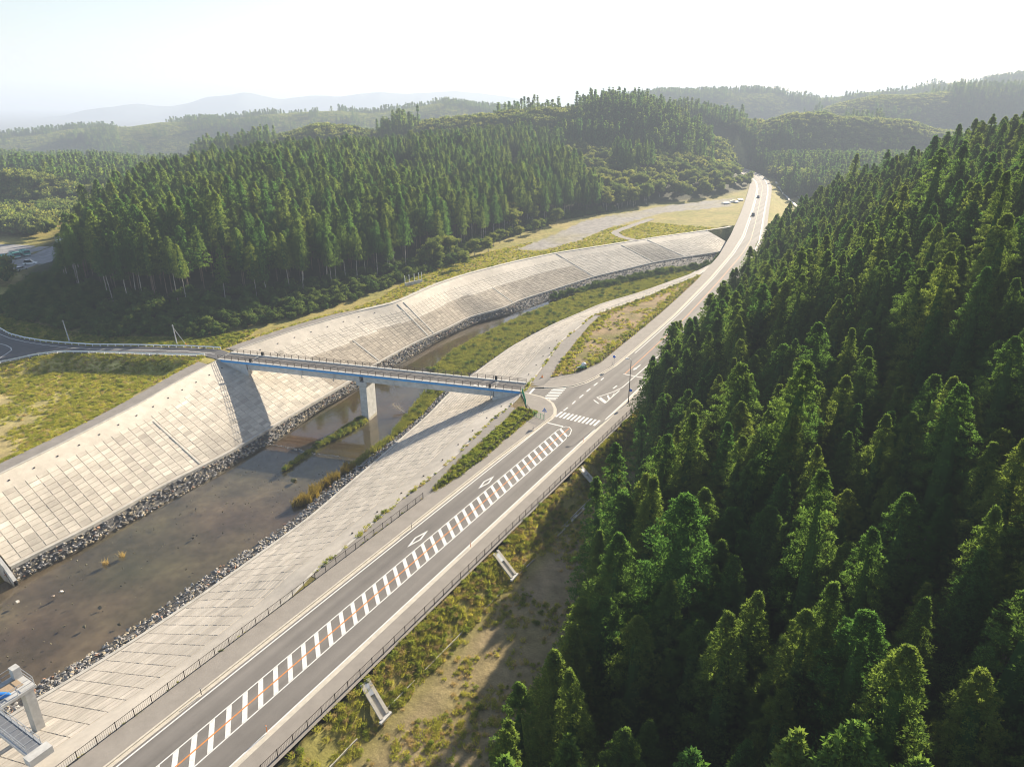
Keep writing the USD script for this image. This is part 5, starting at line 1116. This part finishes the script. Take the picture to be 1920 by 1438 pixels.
weed_protos = [[('blades', tuft(420 + k, 34, .55, .5, .09, .9), M_grass)] for k in range(2)] + [[('leaves', crown_broad(430, H=.9, R=.6, puffs=26, per=16, size=.13, base=.0, pr=.22)[0], M_weed)], [('leaves', crown_broad(431, H=.7, R=.7, puffs=24, per=16, size=.14, base=.0, pr=.24)[0], M_weed)], [('blades', tuft(440, 40, .6, .5, .06, 1.0), M_dry)]]
reed_protos = [[('blades', tuft(450 + k, 44, 1.2, .6, .09, .55), M_reed)] for k in range(3)] + [[('leaves', crown_broad(455, H=1.6, R=1.0, puffs=34, per=18, size=.17, base=.0, pr=.34)[0], M_shrub)]]
def scatter(name, poly, density, protos, probs, smin, smax, label, cat, zf=ground_z, dz=0.0, keep=None):
    x0, y0, x1, y1 = poly.bounds; n = int((x1 - x0) * (y1 - y0) * density); x, y = rng.uniform(x0, x1, n), rng.uniform(y0, y1, n); k = shapely.contains_xy(poly, x, y); x, y = x[k], y[k]
    if keep is not None: k = rng.random(len(x)) < keep(x, y); x, y = x[k], y[k]
    z = zf(x, y) if callable(zf) else np.full(len(x), zf)
    k = in_view(x, y, z, 1.05, 5); x, y, z = x[k], y[k], z[k]
    cloud(name, protos, np.c_[x, y, z + dz], rng.choice(len(protos), len(x), p=probs), rng.uniform(smin, smax, len(x)), label, cat)
def band(s0, s1, f0, f1, st=3.0):
    ss = np.arange(s0, s1 + .1, st); return Polygon(np.vstack([sn(ss, np.broadcast_to(f0(ss), ss.shape)), sn(ss[::-1], np.broadcast_to(f1(ss[::-1]), ss.shape))])).buffer(0)
patchy = lambda sc, lo, sd: (lambda x, y: np.clip(lo + 1.3 * fbm(x, y, sc, 3, sd), 0, 1))
scatter('verge_weeds', band(-4, 150, lambda s: FR(s) + .5, lambda s: FR(s) + 4.6), 9.0, weed_protos, [.38, .28, .02, .08, .24], .45, .95, 'weedy green and straw growth on the bank below the right pavement', 'weeds', keep=patchy(5, .8, 95))
scatter('lot_weeds', band(-4, 128, lambda s: FR(s) + 4.6, lambda s: np.interp(s, [0, 30, 60, 76, 94, 112, 130], [-19, -20.5, -26, -26, -31, -37, -40.5])), 5.0, weed_protos, [.36, .24, .07, .08, .25], .2, .8, 'scattered weeds on the bare dirt lot beside the cedar wood', 'weeds', keep=patchy(5, .5, 96))
scatter('field_grass', field, 3.0, weed_protos[:2] + weed_protos[3:], [.5, .36, .03, .11], .5, .95, 'rough yellow green grass in the field between levee path and side road', 'grass', keep=lambda x, y: np.clip(1.0 - 1.9 * np.clip(fbm(x, y, 13, 3, 21) * 2.2 - .25, 0, 1) * ramp01(shapely.distance(shapely.points(x, y), near_line), 12, 20), 0, 1))
scatter('levee_grass', Polygon(np.vstack([sn(np.arange(112, 362, 4.0), LC(np.arange(112, 362, 4.0)) - np.where(np.arange(112, 362, 4.0) < 158, 3.4, 1.5)), sn(np.arange(360, 111, -4.0), LC(np.arange(360, 111, -4.0)) - np.interp(np.arange(360, 111, -4.0), [112, 158, 200, 260, 360], [5.2, 5.0, 14, 24, 40]))])).buffer(0).difference(gravel).difference(loop), 1.8, weed_protos, [.42, .32, .03, .07, .16], .4, .9, 'grass strip behind the levee crest towards the gravel lot', 'grass')
scatter('strip_weeds', Polygon(np.vstack([sn(np.arange(81, 118, 2.0), cv['e_path'](np.arange(81, 118, 2.0)) + .1), sn(np.arange(117, 80, -2.0), np.interp(np.arange(117, 80, -2.0), [80, 86, 93, 106, 117], [-61.7, -61.3, -61.0, -61.6, -62.0]))])).buffer(0), 12.0, weed_protos, [.38, .27, .15, .15, .05], .6, 1.15, 'lush green weeds between the riverside path and the left pavement', 'weeds', zf=-.03)
lot_poly = apron_poly.difference(path_n.buffer(.3)).difference(north_poly.buffer(.2)).difference(road_poly.buffer(.3)).difference(Polygon([(3, 143), (3, 149), (7.5, 152.6), (16, 153.2), (12, 145), (9, 138)])).intersection(band(128, 256, lambda s: EC(s) + .4, lambda s: FL(s) - .3))
edge_w = lambda x, y: np.clip(1.1 - shapely.distance(shapely.points(x, y), lot_poly.exterior) / 3.2, 0, 1) * .9 + np.clip(.7 * fbm(x, y, 8, 3, 97) - .08, 0, .4)
scatter('dirt_lot_weeds', lot_poly, 3.6, weed_protos, [.36, .26, .10, .1, .18], .4, 1.0, 'weeds round the rim of the brown dirt lot beside the far pavement', 'weeds', zf=-.03, keep=edge_w)
scatter('crest_weeds', band(55, 240, lambda s: EC(s) - .15, lambda s: EC(s) + .4), 5.0, weed_protos, [.4, .3, .1, .1, .1], .3, .75, 'thin line of weeds along the right bank crest beside the path', 'weeds', zf=-.02, keep=patchy(6, .6, 98))
scatter('fence_foot_weeds', band(-5, 81, lambda s: -62.15 + 0 * s, lambda s: -61.75 + 0 * s), 7.0, weed_protos, [.4, .3, .1, .1, .1], .15, .4, 'thin line of weeds at the foot of the left pavement fence', 'weeds', zf=.0, keep=patchy(4, .5, 99))
bedf = lambda x, y: zw(np.asarray(x) * TD[0] + np.asarray(y) * TD[1]) + .15
scatter('reed_bed', reedbed, 3.6, reed_protos, [.40, .32, .25, .03], .6, 1.15, 'tall yellow green reeds filling the river beyond the bridge', 'reeds', zf=bedf)
scatter('island_reeds', island.buffer(.3), 9.0, reed_protos, [.34, .32, .24, .1], .35, .7, 'narrow strip of green plants in midstream reaching to the bridge pier', 'reeds', zf=bedf)
scatter('bank_reeds', bank_strip, 5.5, reed_protos, [.34, .33, .3, .03], .5, 1.05, 'yellow green reeds at the water\'s edge under the bridge', 'reeds', zf=bedf)
toe_poly = band(232, 344, lambda s: LR(s) - 1.0, lambda s: LR(s) + np.interp(s, [232, 262, 300, 344], [1.0, 4.5, 6.0, 6.0]))
scatter('toe_shrubs', toe_poly, 1.6, bush_protos + reed_protos[:2], [.2, .15, .15, .3, .2], .4, .8, 'green shrubs and reeds at the foot of the far left bank blocks', 'shrubs', zf=bedf)
road_strip = Polygon(np.vstack([far_side, [(-72, 178), (-71, 190), (-84, 182), (-112, 182.5), (-135, 193.5), (-158, 206)]])).buffer(0).buffer(-.5)
scatter('roadside_weeds', road_strip, 4.0, weed_protos, [.34, .26, .18, .14, .08], .5, 1.1, 'weeds between the side road guardrail and the undergrowth', 'weeds')
for nm, key, lb in (('reed_clump', 'bank_veg1', 'golden reed clump in the water at the right bank, nearest the camera'), ('reed_clump', 'bank_veg2', 'golden green reed clump at the right bank just below the bridge\'s shadow')):
    q = np.array(PT[key]); mb = MB(); g = np.random.default_rng(5)
    for _ in range(46):
        t_ = g.random() * (len(q) - 1); i = int(t_); a = q[i] * (1 - t_ + i) + q[i + 1] * (t_ - i); p = sn(a[0], a[1]) + g.normal(0, .6, 2); v, f = tuft(int(g.integers(1e6)), 26, 1.7, .5, .08, .35); mb.add(v + [p[0], p[1], ZW - .1], f)
    mb.build(nm, leaf('golden_reed' + key[-1], (.24, .19, .04), (.34, .27, .07), .45), label=lb, cat='reeds')
for k, (s, n) in enumerate([(c[0] * TD[0] + c[1] * TD[1], c[0] * ND[0] + c[1] * ND[1]) for c in PT['river_tufts']]):
    v, f = tuft(600 + k, 60, .9, .5, .07, .7); p = sn(s, n); obj('grass_tuft', (v + [p[0], p[1], ZW - .1], f), M_dry, label=('green and pink tipped grass tuft standing in the shallow river', 'small straw coloured grass tuft standing in the shallow river')[k], cat='grass tuft')
for k, c in enumerate(PT['river_stones']):
    r = (.38, .36, .25, .75)[k]; q = rng.normal(size=(14, 3)); q /= np.linalg.norm(q, axis=1, keepdims=True); h = trimesh.PointCloud(q * [r, r * .8, r * .7]).convex_hull; h.apply_translation([c[0], c[1], ZW + .08])
    obj('river_stone', h, M_stone, tint=((.62, .58, .52), (.62, .58, .52), (.5, .4, .32), (.10, .10, .04))[k], label=('white stone in midstream, upstream one of the pair', 'white stone in midstream, the leftmost in the river', 'small pinkish stone beside the white stone in midstream', 'dark mossy boulder in the water below the bridge\'s shadow')[k], cat='stone')
wet = MB()
for _ in range(230):
    s = rng.uniform(20, 92); t_ = rng.uniform(.05, .95); n = LR(s) * (1 - t_) + ER(s) * t_; r = rng.uniform(.06, .2) * (1.6 if rng.random() < .1 else 1); q = rng.normal(size=(8, 3)); q /= np.linalg.norm(q, axis=1, keepdims=True); h = trimesh.PointCloud(q * r).convex_hull; wet.add(h.vertices + np.append(sn(s, n), ZW - .06), h.faces, np.array([.13, .12, .08]) * rng.uniform(.5, 1.3))
wet.build('river_pebbles', M_stone, label='small dark stones scattered through the shallow river', cat='stones', kind='stuff')
bx, by = PT['deadbush'][0]; t = thing('dead_branch', 'pale leafless branch caught in the reeds by the bridge pier', 'branch', (bx, by, ZW))
MB().tube([(0, 0, .1), (-1.6, .8, .9), (-3.4, 1.8, 1.5)], [.12, .09, .04], 6).build('stem', M_palebark, t)
tw = MB(); g = np.random.default_rng(3)
for _ in range(60): q = g.uniform(.2, 1); a = np.array([-3.4 * q, 1.8 * q, .2 + 1.3 * q]); tw.bar(a, a + g.normal(0, .5, 3) + [0, 0, .3], .04)
tw.build('twigs', plain('bleached_twig', (.5, .45, .36), .9), t)
sill = thing('stone_sill', 'thin pale line of stones breaking the water just below the bridge shadow', 'stone sill'); sp_ = LineString(PT['sill']); pile = MB()
for k in range(120):
    c = np.array(sp_.interpolate(sp_.length * k / 119).coords[0]) + rng.normal(0, .18, 2); q = rng.normal(size=(8, 3)); q /= np.linalg.norm(q, axis=1, keepdims=True); h = trimesh.PointCloud(q * rng.uniform(.1, .3) * [1, 1, .5]).convex_hull; pile.add(h.vertices + [c[0], c[1], ZW + .02], h.faces, np.array([.34, .31, .27]) * rng.uniform(.6, 1.4))
pile.build('stones', M_stone, sill, kind='stuff')
# ------------------------------------------------------------------ haze: even, pale air round the whole scene
M_haze = mat('haze', {'v': ('principled_volume', {'color': (.58, .68, .85), 'density': HAZE_DENSITY, 'anisotropy': .15})}, surface=None, volume='v.volume')
hb = trimesh.creation.box([18100, 10700, 300 - HAZE_BOTTOM]); hb.apply_translation([0, 5150, (300 + HAZE_BOTTOM) / 2])
obj('haze', hb, M_haze, label='pale even haze hanging over the whole valley', cat='haze', kind='stuff')
